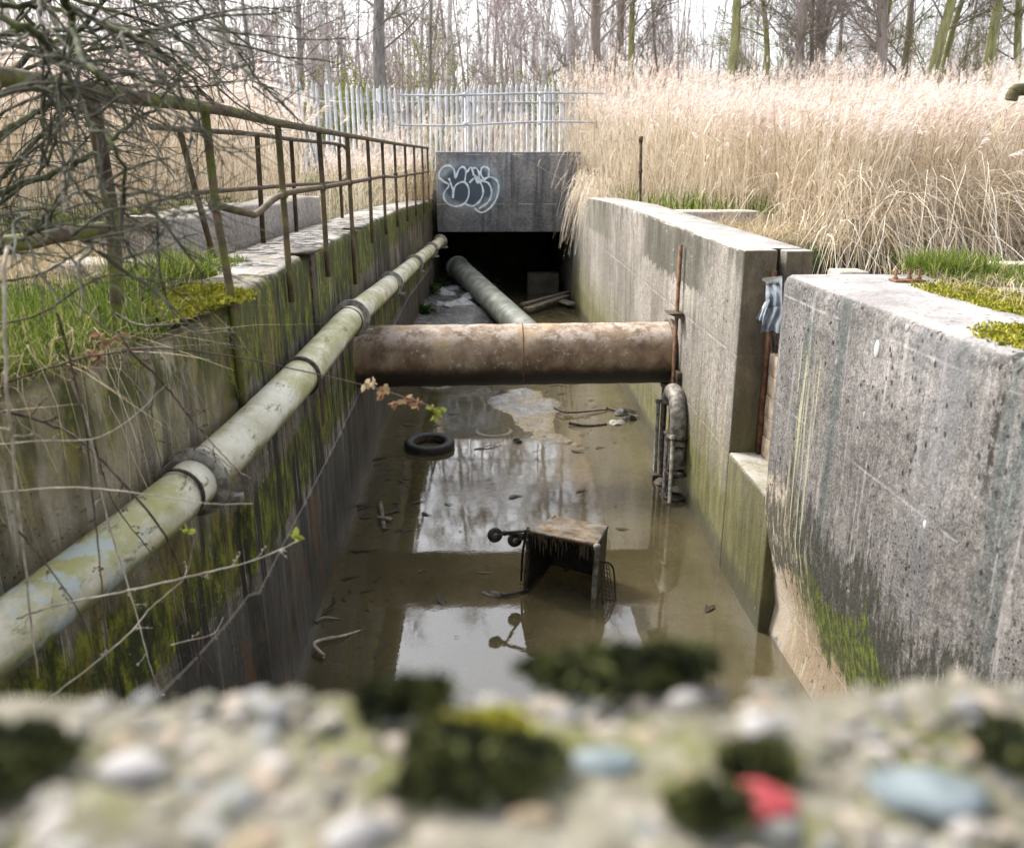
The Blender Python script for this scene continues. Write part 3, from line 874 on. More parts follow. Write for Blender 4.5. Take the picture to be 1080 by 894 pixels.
# penstock gear on the right wall
vg = thing('sluice_gear', 'rusty sluice rods and gooseneck pipe bolted against the grey wall beside the crossing pipe', 'sluice gear', (2.02, 8.7, 0))
ry = 8.88
mb = MB(); mb.tube([(2.06, ry, -.1), (2.062, ry, 2.62)], .021, 10); mb.build('rod', M['rust'], vg)
mb = MB(); mb.tube([(2.0, 8.98, -.1), (2.0, 8.98, 1.12)], .032, 10); mb.build('rod', M['iron'], vg)
mb = MB(); mb.sweep([[(1.93, 8.72, 1.93), (2.10, 8.72, 1.93), (2.10, 8.72, 1.86)], [(1.93, 8.95, 1.93), (2.10, 8.95, 1.93), (2.10, 8.95, 1.86)]]); mb.build('bracket', M['iron'], vg)
mb = MB(); mb.box((1.96, 8.60, 1.075), (2.13, 9.04, 1.12)); mb.box((2.07, 8.72, 1.122), (2.13, 8.92, 1.30)); mb.build('guide_bracket', M['iron'], vg, bevel=.006)
P = smoothpath([(2.03, 8.86, .98), (2.03, 8.72, 1.10), (2.03, 8.52, 1.08), (2.03, 8.40, .92), (2.03, 8.38, .70), (2.03, 8.38, .4), (2.03, 8.38, -.15)], 40)
mb = MB(); mb.tube(P, .088, 18); mb.build('gooseneck', M['iron_pale'], vg, smooth=True)
for z in (.70, .30, .03):
    mb = MB(); flange(mb, (2.03, 8.38, z), (0, 0, 1), .088, .118, .035); mb.build('flange', M['iron'], vg)
for y, zt in ((9.06, .88), (8.56, .68), (8.27, .72)):
    mb = MB(); mb.tube([(1.955, y, -.1), (1.955, y, zt)], .022, 8); mb.tube([(1.955, y, zt), (1.955, y, zt + .03)], .036, 6); mb.build('bolt_rod', M['iron_pale'], vg)
mb = MB(); mb.box((1.90, 8.92, -.12), (2.12, 9.16, .07)); mb.build('foot_plate', M['iron'], vg, bevel=.01)
mb = MB(); mb.box((1.90, 8.24, -.12), (2.12, 8.56, .012)); mb.build('foot_plate', M['iron'], vg, bevel=.01)

# ================================================================ RAILS
hr = thing('handrail', 'green stained pipe handrail fixed along the face of the mossy wall', 'handrail', (-1.8, 8, 2.5))
RX = [(2.8, -2.25), (3.45, -1.765), (3.95, -.424 * 3.95), (4.66, -.29 * 4.66), (6.05, -.221 * 6.05), (7.55, -.177 * 7.55), (9.1, -.146 * 9.1), (10.7, -.124 * 10.7), (12.3, -.108 * 12.3), (14.1, -.0945 * 14.1), (15.7, -.083 * 15.7), (17.2, -.073 * 17.2), (18.9, -.064 * 18.9), (20.3, -.058 * 20.3)]
ys = [r[0] for r in RX]; xs = [r[1] for r in RX]
yy = np.linspace(1.6, 20.5, 116)
ys.insert(0, 1.6); xs.insert(0, -3.1)
X = np.interp(yy, ys, xs)
for _ in range(3): X[1:-1] = .25 * X[:-2] + .5 * X[1:-1] + .25 * X[2:]
RZ = lambda y: np.interp(y, [2.0, 3.3, 3.95, 4.66, 6.05, 7.5, 10, 20], [3.82, 3.765, 3.735, 3.712, 3.69, 3.69, 3.69, 3.70])
P = np.stack([X, yy, RZ(yy)], 1)
mb = MB(); mb.tube(P, np.interp(yy, [2, 3.6, 5, 9, 20], [.042, .038, .028, .024, .026]), 12); mb.build('top_rail', M['rail'], hr, smooth=True)
rx = lambda y: float(np.interp(y, yy, X))
for i, y in enumerate(ys[3:]):
    zb = [2.3, 2.12, 2.5, 2.48, 2.2, 2.48, 2.45, 2.42, 2.4, 2.4, 2.35, 2.35][i]
    top = float(RZ(y))
    r0 = .032 if i == 0 else .022
    lean = [.06, .02, .0, .01, 0, .02, 0, 0, 0, 0, 0, 0][i]
    xb = rx(y) - .02 if i == 0 else max(rx(y), float(lwall(y, 2.6)) + .022)
    mb = MB(); mb.tube([(rx(y), y, top - .02), (rx(y) + lean * .3, y, 3.2), (xb, y, 2.72), (xb + .004, y, zb)], r0, 10); pst = mb.build('post', M['rail'], hr, smooth=True)
    if i > 0:
        zk = 3.232 if i < 8 else 3.19
        mb = MB(); mb.lathe([(.0, -.036), (.033, -.028), (.037, 0), (.033, .028), (0, .036)], frameM((rx(y) + lean * .3, y, zk), (0, 1, 0)), 12); mb.build('joint', M['rail'], pst, smooth=True)
Pm = smoothpath([(rx(4.66), 4.66, 3.232), at(262, 225, Y=5.15), at(272, 224.5, Y=5.4), (rx(6.05), 6.05, 3.232)] + [(rx(y), y, 3.232 if y < 13 else 3.19) for y in ys[6:]], 80)
mb = MB(); mb.tube(Pm, .021, 10); mb.build('mid_rail', M['rail2'], hr, smooth=True)
mb = MB(); mb.tube(smoothpath([(rx(1.7), 1.7, 3.14), (rx(2.6), 2.6, 3.15), at(0, 258, Y=3.4), at(60, 248, Y=3.68), (rx(3.95), 3.97, float(at(97, 241, Y=3.95)[2]))], 20), .033, 12); mb.build('mid_rail', M['rail'], hr, smooth=True)

mb = MB(); mb.tube([(rx(2.2), 2.2, 3.78), (rx(2.2), 2.2, 2.35)], .032, 10); mb.build('post', M['rail'], hr, smooth=True)
h2 = thing('handrail', 'thinner rusty handrail on the outer side of the wall top, first post leaning', 'handrail', (-2.55, 11, 2.5))
tp = [at(160, 134, Y=6.2), at(189, 136, Y=6.67), at(271, 142, Y=7.96), at(307, 147, Y=9.45), at(355, 152, Y=11.9), at(364, 156, Y=12.25)]
loop = [at(366, 162, Y=12.3), at(366, 186, Y=12.3), at(360, 192, Y=12.02)]
mid = [at(203, 203, Y=6.6), at(209, 203, Y=6.67), at(275, 198, Y=7.96), at(311, 195, Y=9.45), at(360, 192, Y=12.02)]
mb = MB(); mb.tube(smoothpath(tp + loop, 70), .021, 10); mb.build('top_rail', M['rail2'], h2, smooth=True)
mb = MB(); mb.tube(mid, .019, 10); mb.build('mid_rail', M['rail2'], h2, smooth=True)
for t_, b_ in (((189, 136, 6.67), (227, 278, 6.67)), ((271, 142, 7.96), (278, 260, 7.96)), ((307, 147, 9.45), (313, 246, 9.45)), ((357, 153, 12.0), (361, 230, 12.0))):
    mb = MB(); mb.tube([at(t_[0], t_[1], Y=t_[2]), at(b_[0], b_[1], Y=b_[2])], .022, 10); mb.build('post', M['rail2'], h2, smooth=True)

h3 = thing('handrail', 'end of a brown pipe handrail above the mossy grass of the near wall', 'handrail', (2.9, 4.5, 2.7))
P = smoothpath([(2.68, 4.5, 3.745), (2.69, 4.5, 3.78), (2.74, 4.5, 3.795), (3.1, 4.5, 3.80), (4.2, 4.5, 3.80)], 30)
mb = MB(); mb.tube(P, .03, 12); mb.build('top_rail', M['rail2'], h3, smooth=True)
mb = MB(); mb.tube([(3.3, 4.5, 2.55), (3.3, 4.5, 3.785)], .027, 10); mb.build('post', M['rail2'], h3, smooth=True)

ps = thing('steel_post', 'single thin dark steel post standing in the grass beyond the right wall coping', 'post', (2.86, 15.6, 2.6))
p0 = at(675, 222, Y=15.6); p1 = at(676, 144, Y=15.6)
mb = MB(); mb.tube([p0, (p0 + p1) / 2, p1], .027, 8); mb.build('shaft', M['iron'], ps)
mb = MB(); flange(mb, p1 - (0, 0, .05), (0, 0, 1), .02, .038, .10); mb.build('cap', M['iron'], ps)
mb = MB(); flange(mb, (p0 + p1) / 2 + (0, 0, .05), (0, 0, 1), .02, .036, .05); mb.build('collar', M['iron'], ps)

gr = thing('guard_rail', 'galvanised two bar guard rail on top of the headwall, in front of the palisade', 'guard rail', (.4, 21.7, 3.6))
for nm, z, sag in (('top_rail', 4.93, .015), ('mid_rail', 4.27, .03)):
    P = np.array([(x, 21.7, z + .06 * x / 5 - sag * math.sin((x + 2) * 1.3)) for x in np.linspace(-1.95, 3.0, 30)])
    mb = MB(); mb.tube(P, .025, 10); mb.build(nm, M['galv'], gr, smooth=True)
for x in (-.33, 1.46):
    mb = MB(); mb.tube([(x, 21.7, 3.3 if abs(x) < 2.3 and x > -1.1 and x < 2.4 else 2.6), (x, 21.7, 4.93 + .012 * x)], .025, 10); p_ = mb.build('post', M['galv'], gr, smooth=True)
    for z in (4.93, 4.27):
        mb = MB(); mb.lathe([(0, -.06), (.038, -.05), (.042, 0), (.038, .05), (0, .06)], frameM((x, 21.7, z + .012 * x), (1, 0, 0)), 12); mb.build('clamp', M['galv'], p_, smooth=True)

# palisade fence
pf = thing('palisade_fence', 'weathered pale steel palisade fence with pointed pales behind the culvert', 'fence', (2, 27, 3.2))
bays = [(-14 + 2.75 * i) for i in range(12)]
for bi, x0 in enumerate(bays):
    mb = MB()
    for k in range(17):
        x = x0 + .085 + k * .1615
        ht = 2.42 + RNG.normal(0, .025) + .08 * math.sin(x * .9)
        a = RNG.normal(0, .012)
        zb = 3.12
        w_ = .047
        yb = 27 + .12 * math.sin(x * .5)
        ring = lambda z, w2, d=0: [(x - w2 + a * (z - zb), yb - .02, z), (x - w2 * .4 + a * (z - zb), yb - .038, z), (x + w2 * .4 + a * (z - zb), yb - .038, z), (x + w2 + a * (z - zb), yb - .02, z), (x + w2 * .4 + a * (z - zb), yb - .032, z), (x - w2 * .4 + a * (z - zb), yb - .032, z)]
        mb.sweep([ring(zb, w_), ring(zb + ht - .13, w_), ring(zb + ht, .008)])
    pn = mb.build('slat_panel', M['pale_steel'], pf)
    for z in (3.6, 5.05):
        mb = MB(); mb.box((x0, 27.02, z), (x0 + 2.745, 27.07, z + .05)); mb.build('rail', M['pale_steel'], pf)
    mb = MB(); mb.box((x0 - .04, 27.08, 2.9), (x0 + .04, 27.17, 5.45)); mb.build('post', M['pale_steel'], pf)

# ================================================================ THINGS IN THE WATER
def tyre(name, c, R, r, tilt, label, mat, rot=0):
    Mx = Matrix.Translation(c) @ Matrix.Rotation(rot, 4, 'Z') @ Matrix.Rotation(tilt, 4, 'X')
    root = thing(name, label, 'tyre', c)
    prof = [(R - 2 * r + .012, -.035), (R - 1.6 * r, -.055), (R - .7 * r, -.068), (R - .12 * r, -.055), (R, -.03), (R + .003, 0), (R, .03), (R - .12 * r, .055), (R - .7 * r, .068), (R - 1.6 * r, .055), (R - 2 * r + .012, .035), (R - 2 * r + .02, .02), (R - r, .0), (R - 2 * r + .02, -.02), (R - 2 * r + .012, -.035)]
    mb = MB(); mb.lathe(prof, Mx, 48); mb.build('casing', mat, root, smooth=True)
    return root, Mx


r_, Mx = tyre('tyre', (-.67, 10.2, .035), .315, .07, .05, 'black tyre lying half out of the water left of the mud bar', M['rubber'])
mb = MB(); mb.lathe([(.20, -.04), (.186, -.03), (.186, .03), (.20, .04)], Mx, 40); mb.build('bead', M['iron'], r_, smooth=True)
tyre('tyre', (-.74, 13.3, -.028), .31, .06, .04, 'silted tyre just breaking the surface beneath the crossing pipe', M['tyre_mud'])
tyre('tyre', (.15, 10.85, -.062), .27, .055, -.04, 'sunken tyre ring faint under the water against the mud bar', M['tyre_mud'])
tyre('tyre', (-.68, 8.55, -.09), .25, .06, .02, 'sunken tyre barely seen under the water near the mossy wall', M['tyre_mud'])

# --- overturned trolley
tr = thing('shopping_trolley', 'overturned black shopping trolley lying on its side, half sunk and caked in silt', 'trolley', (.63, 6.3, 0))
BL, BR, TR, TL = np.array((.345, 6.43, -.10)), np.array((.875, 6.16, -.10)), np.array((.885, 6.08, .57)), np.array((.375, 6.36, .57))
dpt = np.array((.21, .47, 0))
bl, br, trr, tl = BL + dpt + (.04, 0, .10), BR + dpt + (-.05, 0, .10), TR + dpt + (-.04, .10, -.10), TL + dpt + (.05, .08, -.11)


def quad(a, b, c, d, th):
    """thin solid panel"""
    n = unit(np.cross(b - a, d - a)) * th / 2
    mb = MB(); mb.sweep([[a - n, b - n, c - n, d - n], [a + n, b + n, c + n, d + n]], True, False)
    mb.add([a - n, b - n, c - n, d - n], [(3, 2, 1, 0)]); mb.add([a + n, b + n, c + n, d + n], [(0, 1, 2, 3)])
    return mb


def wires(a, b, c, d, n, m, r, mb):
    for i in range(n + 1):
        u = i / n; mb.tube([a + (b - a) * u, d + (c - d) * u], r, 6, False)
    for j in range(m + 1):
        v = j / m; mb.tube([a + (d - a) * v, b + (c - b) * v], r, 6, False)
    return mb


ins = lambda q, k=.015: q
# crusted top panel, uneven
n_, m_ = 26, 20
V = np.zeros((n_, m_, 3))
for i in range(n_):
    for j in range(m_):
        u, v = i / (n_ - 1), j / (m_ - 1)
        p = (TL * (1 - u) + TR * u) * (1 - v) + (tl * (1 - u) + trr * u) * v
        V[i, j] = p + np.array((0, 0, .012 + .010 * float(fbm(np.array(u * 7), np.array(v * 6), 71, 4))))
mb = MB(); mb.grid(V); W2 = V.copy(); W2[..., 2] -= .028; mb.grid(W2[::-1])
edge = np.concatenate([V[:, 0], V[-1, 1:], V[::-1, -1][1:], V[0, ::-1][1:-1]]); e2 = edge - (0, 0, .028)
mb.sweep([edge, e2], True, False)
mb.build('silted_panel', M['silt'], tr)
off = np.array((0, 0, -.02))
wires(TL + off, TR + off, trr + off, tl + off, 9, 5, .004, MB()).build('top_wires', M['slime'], tr)
quad(TL + off * 2, BL, bl, tl + off, .006).build('side_panel', M['slime'], tr)
wires(TL + (-.008, 0, -.02), BL + (-.008, 0, 0), bl + (-.008, 0, 0), tl + (-.008, 0, 0), 6, 5, .0045, MB()).build('side_wires', M['slime'], tr)
quad(TR + off * 2, BR, br, trr + off, .006).build('side_panel', M['slime'], tr)
quad(tl + off, trr + off, br, bl, .006).build('end_panel', M['slime'], tr)
for a, b_, r, nm, mt in ((TL, TR, .012, 'rim_bar', 'silt'), (TL, BL, .015, 'rim_bar', 'slime'), (TR + (.0, -.012, -.03), BR + (0, -.02, 0), .022, 'corner_post', 'iron_pale'), (TR, trr, .010, 'rim_bar', 'slime'), (TL, tl, .010, 'rim_bar', 'slime')):
    mb = MB(); mb.tube([a, (a + b_) / 2 + RNG.normal(0, .003, 3), b_], r, 10); mb.build(nm, M[mt], tr, smooth=True)
mb = MB(); mb.lathe([(0, .02), (.022, .015), (.03, 0), (.025, -.03), (.02, -.04)], Matrix.Translation(TR + (0, -.014, .0)), 14); mb.build('knuckle', M['iron_pale'], tr, smooth=True)
# chassis stub and castors on the far left side
w1, w2 = at(522, 564, Y=6.45), at(543, 569, Y=6.62)
for a, b_ in ((TL + (0, .04, -.01), w1 + (.07, .0, .02)), (TL + (.0, .2, -.06), w2 + (.06, .0, .01)), (w1 + (.10, .02, .0), w2 + (.08, .1, -.0))):
    mb = MB(); mb.tube([a, (a + b_) / 2, b_], .013, 8); mb.build('chassis_bar', M['slime'], tr, smooth=True)
for w_ in (w1, w2):
    Mx = frameM(w_, (.25, -1, .12))
    mb = MB(); mb.lathe([(0, -.014), (.03, -.016), (.058, -.016), (.063, -.008), (.063, .008), (.058, .016), (.03, .016), (0, .014)], Mx, 26); wo = mb.build('castor', M['rubber'], tr, smooth=True)
    mb = MB(); mb.lathe([(0, .024), (.014, .023), (.016, .016), (.024, .0165)], Mx, 12); mb.lathe([(0, -.024), (.014, -.023), (.016, -.016), (.024, -.0165)], Mx, 12); mb.build('hub', M['iron_pale'], wo)
    mb = MB()
    for s_ in (-1, 1):
        n3 = np.array((.25, -1, .12)); n3 = n3 / np.linalg.norm(n3) * .024 * s_
        mb.tube([w_ + n3, w_ + n3 + (.05, 0, .012), w_ + n3 * .6 + (.085, 0, .015)], .007, 6)
    mb.tube([w_ + (.08, 0, .03), w_ + (.08, 0, -.0)], .022, 10); mb.build('fork', M['slime'], tr)
mb = MB(); mb.tube(smoothpath([TL + (-.02, .12, -.06), TL + (-.05, .14, -.25), BL + (-.03, .14, .12)], 10), .011, 8); mb.build('chassis_bar', M['slime'], tr, smooth=True)
# handle lying on the water
hA = at(556, 622, Z=.02); hB = at(532, 627, Z=.018); hC = at(512, 625, Z=.0)
mb = MB(); mb.tube(smoothpath([BL + (0, 0, .12), hA, hB, hC], 20), .013, 10); hd = mb.build('handle', M['slime'], tr, smooth=True)
mb = MB(); mb.tube([at(518, 624.5, Z=.02), at(528, 627, Z=.022)], .02, 10); mb.build('grip', M['iron_pale'], hd, smooth=True)
mb = MB(); mb.tube(smoothpath([at(509, 625, Z=-.0), at(516, 628, Z=.0), at(526, 628.5, Z=0.0)], 10), .018, 10); mb.build('grip', M['tyre_mud'], hd, smooth=True)
rw = np.random.default_rng(77); n = 70
u = rw.uniform(0, 1, n); st = TL + (TR - TL) * u[:, None] + (0, -.012, .0); ll = .03 + .16 * rw.uniform(0, 1, n) ** 2
P = np.stack([st + np.stack([rw.normal(0, .004, n), -.006 * np.ones(n), -ll * k], 1) for k in (0, .35, .7, 1)], 1)
mb = MB(); mb.ribbons(P, np.full(n, .004)[:, None] * np.array([1, .9, .7, .2])[None] * rw.uniform(.5, 2, n)[:, None], unit(np.stack([np.ones(n), rw.normal(0, .4, n), np.zeros(n)], 1)))
n = 60; u = rw.uniform(0, 1, n); st = TL + (BL - TL) * (u * .8)[:, None] + (-.012, -.006, 0); ll = .03 + .10 * rw.uniform(0, 1, n)
P = np.stack([st + np.stack([-.01 * k + rw.normal(0, .006, n), rw.normal(0, .004, n), -ll * k], 1) for k in (0, .35, .7, 1)], 1)
mb.ribbons(P, np.full(n, .005)[:, None] * np.array([1, .9, .7, .2])[None] * rw.uniform(.5, 2, n)[:, None], unit(np.stack([np.ones(n), rw.normal(0, .4, n), np.zeros(n)], 1)))
wst = mb.build('hanging_weed', M['slime_leaf'], tr); wst['kind'] = 'stuff'
# bent wire flap hanging into the water
qa, qb, qc, qd = at(634, 592, Y=6.32), at(642, 596, Y=6.38), at(650, 652, Z=-.10), at(636, 652, Z=-.10)
mb = wires(qa, qb, qc, qd, 3, 12, .004, MB())
mb.tube(smoothpath([qa, qb + (.015, 0, .01), qb + (.05, 0, -.10), qc], 16), .008, 8); mb.build('wire_flap', M['slime'], tr)


def stick(P, r, name, label, mat, cat='stick', group=None, taper=.5, n=16):
    P = smoothpath(P, n)
    mb = MB(); mb.tube(P, np.linspace(r, r * taper, len(P)), 8)
    return tag(mb.build(name, mat, smooth=True), label, cat, group)


o = thing('wooden_cross', 'small grey wooden cross floating near the mossy wall', 'wood scrap', at(404, 545, Z=0))
mb = MB(); a, b_ = at(401, 530, Z=.012), at(405, 558, Z=.012); d = unit(b_ - a); n3 = np.array((d[1], -d[0], 0)) * .022
mb.sweep([[a - n3, a + n3, a + n3 + (0, 0, .02), a - n3 + (0, 0, .02)], [b_ - n3, b_ + n3, b_ + n3 + (0, 0, .02), b_ - n3 + (0, 0, .02)]]); mb.build('long_batten', M['wet_wood'], o)
a, b_ = at(398, 546, Z=.033), at(413, 548, Z=.033); d = unit(b_ - a); n3 = np.array((d[1], -d[0], 0)) * .025
mb = MB(); mb.sweep([[a - n3, a + n3, a + n3 + (0, 0, .018), a - n3 + (0, 0, .018)], [b_ - n3, b_ + n3, b_ + n3 + (0, 0, .018), b_ - n3 + (0, 0, .018)]]); mb.build('short_batten', M['wet_wood'], o)
stick([at(342, 692, Z=.03), at(331, 679, Z=.05), at(345, 673, Z=.03), at(358, 671, Z=.03), at(376, 666, Z=.0), at(390, 662, Z=-.03)], .016, 'bent_branch', 'pale hooked dead branch poking out of the water below the mossy wall', M['bark_pale'], n=30)
stick([at(333, 655, Z=.01), at(343, 651, Z=.02), at(362, 653, Z=.0)], .014, 'stick', 'short grey stick floating just beyond the hooked branch', M['wet_wood'])
stick([at(585, 430, Z=.07), at(600, 435, Z=.05), at(640, 432, Z=.02)], .02, 'stick', 'dark twig washed up on the far side of the mud bar', M['iron'])
stick([at(600, 446, Z=.03), at(620, 449, Z=.01), at(640, 447, Z=.01)], .022, 'stick', 'dark stick lying along the near side of the mud bar', M['iron'])
stick([at(640, 430, Z=.02), at(662, 436, Z=.015), at(675, 440, Z=.02)], .018, 'stick', 'dark stick floating by the right wall among rubbish', M['iron'])
stick([at(500, 474, Z=.0), at(515, 470, Z=.02), at(530, 465, Z=.03)], .012, 'stick', 'thin pale stick trailing from the tip of the mud bar', M['bark_pale'])
for i, (p, q, w_, lab) in enumerate((((552, 322), (600, 309), .16, 'wet grey plank lying across the culvert mouth, upper one'), ((556, 327), (598, 313), .2, 'wet grey plank lying lower in the culvert mouth'), ((585, 316), (605, 322), .25, 'short dark plank end beside the right culvert wall'))):
    a, b_ = at(*p, Z=.12 - .02 * i), at(*q, Z=.16 - .03 * i); d = unit(b_ - a); n3 = np.array((d[1], -d[0], 0)) * w_ / 2
    mb = MB(); mb.sweep([[a - n3, a + n3, a + n3 + (0, 0, .05), a - n3 + (0, 0, .05)], [b_ - n3, b_ + n3, b_ + n3 + (0, 0, .05), b_ - n3 + (0, 0, .05)]])
    tag(mb.build('plank', M['wet_wood'], bevel=.006), lab, 'plank')
o = MB().box((1.25, 23.0, -.1), (2.1, 23.4, .55)).build('fallen_block', M['culvert'], bevel=.03)
tag(o, 'square dark block sitting in the shade inside the culvert', 'block')


def crumple(c, sx, sy, sz, seed, mat, name, label, cat, n=26):
    u = np.linspace(0, 2 * PI, n); v = np.linspace(.05, 1, n // 2)
    U, Vv = np.meshgrid(u, v, indexing='ij')
    r = Vv * (1 + .3 * fbm(np.cos(U) * 2, np.sin(U) * 2, seed, 3))
    X = r * np.cos(U) * sx; Yy = r * np.sin(U) * sy
    Z = sz * (1 - Vv**2) + sz * .8 * fbm(X / sx * 3, Yy / sy * 3, seed + 1, 4) * (1 - Vv * .5)
    r[-1] = r[0]
    mb = MB(); mb.grid(np.stack([X, Yy, np.maximum(Z, -.02)], -1) + np.asarray(c))
    return tag(mb.build(name, mat), label, cat)


zb = lambda x, y: float(BZ[np.argmin(abs(bx - x)), np.argmin(abs(by - y))])
for (px, py, s_, lab) in ((487, 318, .34, 'largest scrap of white plastic litter on the mud bank'), (468, 308, .3, 'crumpled white litter by the mossy corner of the mud bank'), (465, 317, .2, 'small grey litter scrap on the mud bank'), (496, 311, .2, 'little litter scrap against the slanting pipe'), (478, 302, .3, 'dull litter at the back of the mud bank')):
    c = at(px, py, Z=.42); c[2] = max(zb(c[0], c[1]), 0)
    crumple(c, s_, s_ * .7, .10, px, M['litter'], 'plastic_litter', lab, 'litter')
for (px, py, s_, mt, lab) in ((655, 436, .20, 'slime', 'dark clump of rubbish by the right wall'), (650, 446, .13, 'iron_pale', 'grey scrap of rubbish floating nearest the right wall clump'), (662, 443, .12, 'slime', 'small dark scrap floating beside the rubbish clump'), (523, 416, .15, 'slime', 'black rubbish caught at the head of the mud bar'), (546, 466, .06, 'slime', 'tiny dark scrap at the tip of the mud bar'), (701, 510, .13, 'iron', 'dark silt lump at the foot of the sluice rods')):
    crumple(at(px, py, Z=.0), s_, s_ * .8, .05, px + 3, M[mt], 'floating_rubbish', lab, 'rubbish')

r = np.random.default_rng(555); N = 420
mb = MB()
cx = np.concatenate([r.normal(-.95, .28, 190), r.uniform(-1.2, 2.0, 130), r.normal(1.35, .35, 100)]); cy = np.concatenate([r.uniform(5.4, 10.5, 190), r.uniform(5.5, 13, 130), r.normal(11.4, .8, 100)])
cx = np.clip(cx, -1.25, 2.05); th = r.normal(.1, .7, N); l = .02 + .09 * r.uniform(0, 1, N) ** 2.5
zz = np.where(r.uniform(0, 1, N) < .45, .004, -r.uniform(.01, .05, N)) + r.uniform(0, .003, N)
d = np.stack([np.cos(th), np.sin(th), np.zeros(N)], 1); c = np.stack([cx, cy, zz], 1)
P = np.stack([c + d * (l * u)[:, None] + np.stack([-d[:, 1], d[:, 0], d[:, 2]], 1) * (l * .25 * np.sin(u * 2 + th * 3))[:, None] + np.array((0, 0, .006)) * (abs(u) < .5) for u in (-1, -.4, .3, 1)], 1)
mb.ribbons(P, (l * r.uniform(.12, .4, N))[:, None] * np.array([.3, 1, .8, .15])[None], np.stack([-d[:, 1], d[:, 0], np.zeros(N)], 1))
tag(mb.build('floating_debris', M['slime_leaf']), 'dark scraps of leaf and twig scattered on and under the brown water', 'debris', kind='stuff')

# plastic sheet over the boards
rg = thing('plastic_rag', 'torn grey blue plastic sheet caught in the slot between pier and near wall', 'rag', (2.27, 6.45, 2.3))
def sheet(P_top, P_bot, n, m, amp, seed):
    V = np.zeros((n, m, 3))
    for i in range(n):
        u = i / (n - 1)
        a = np.array([np.interp(u, np.linspace(0, 1, len(P_top)), [p[k] for p in P_top]) for k in range(3)])
        b = np.array([np.interp(u, np.linspace(0, 1, len(P_bot)), [p[k] for p in P_bot]) for k in range(3)])
        for j in range(m):
            v = j / (m - 1)
            p = a * (1 - v) + b * v
            f = amp * math.sin(u * 15 + 2 * math.sin(v * 3 + seed)) * (.3 + v) + amp * .6 * float(fbm(np.array(u * 6), np.array(v * 6), seed, 3))
            V[i, j] = p + np.array((-.4 * f, -f, 0))
    return V
mb = MB(); mb.grid(sheet([at(808, 297, Y=6.5), at(825, 293, Y=6.3)], [at(806, 334, Y=6.42), at(815, 328, Y=6.38), at(825, 336, Y=6.25)], 22, 16, .02, 3)); mb.build('upper_fold', M['rag'], rg, smooth=True)
mb = MB(); mb.grid(sheet([at(807, 326, Y=6.40), at(826, 322, Y=6.22)], [at(802, 351, Y=6.36), at(812, 349, Y=6.36), at(826, 352, Y=6.2)], 22, 14, .022, 5)); mb.build('lower_fold', M['rag'], rg, smooth=True)
mb = MB(); mb.grid(sheet([at(808, 316, Y=6.5), at(812, 316, Y=6.35)], [at(797, 336, Y=6.42), at(806, 340, Y=6.36)], 10, 10, .015, 6)); mb.build('torn_flap', M['rag'], rg, smooth=True)
mb = MB(); mb.grid(sheet([at(804, 293, Y=6.62), at(825, 291, Y=6.4)], [at(805, 300, Y=6.5), at(825, 298, Y=6.3)], 12, 6, .02, 8)); mb.build('black_scrap', M['slime'], rg, smooth=True)
mb = MB(); mb.grid(sheet([at(812, 350, Y=6.35), at(822, 350, Y=6.25)], [at(813, 372, Y=6.35), at(821, 373, Y=6.25)], 8, 8, .012, 9)); mb.build('dark_tail', M['iron'], rg, smooth=True)

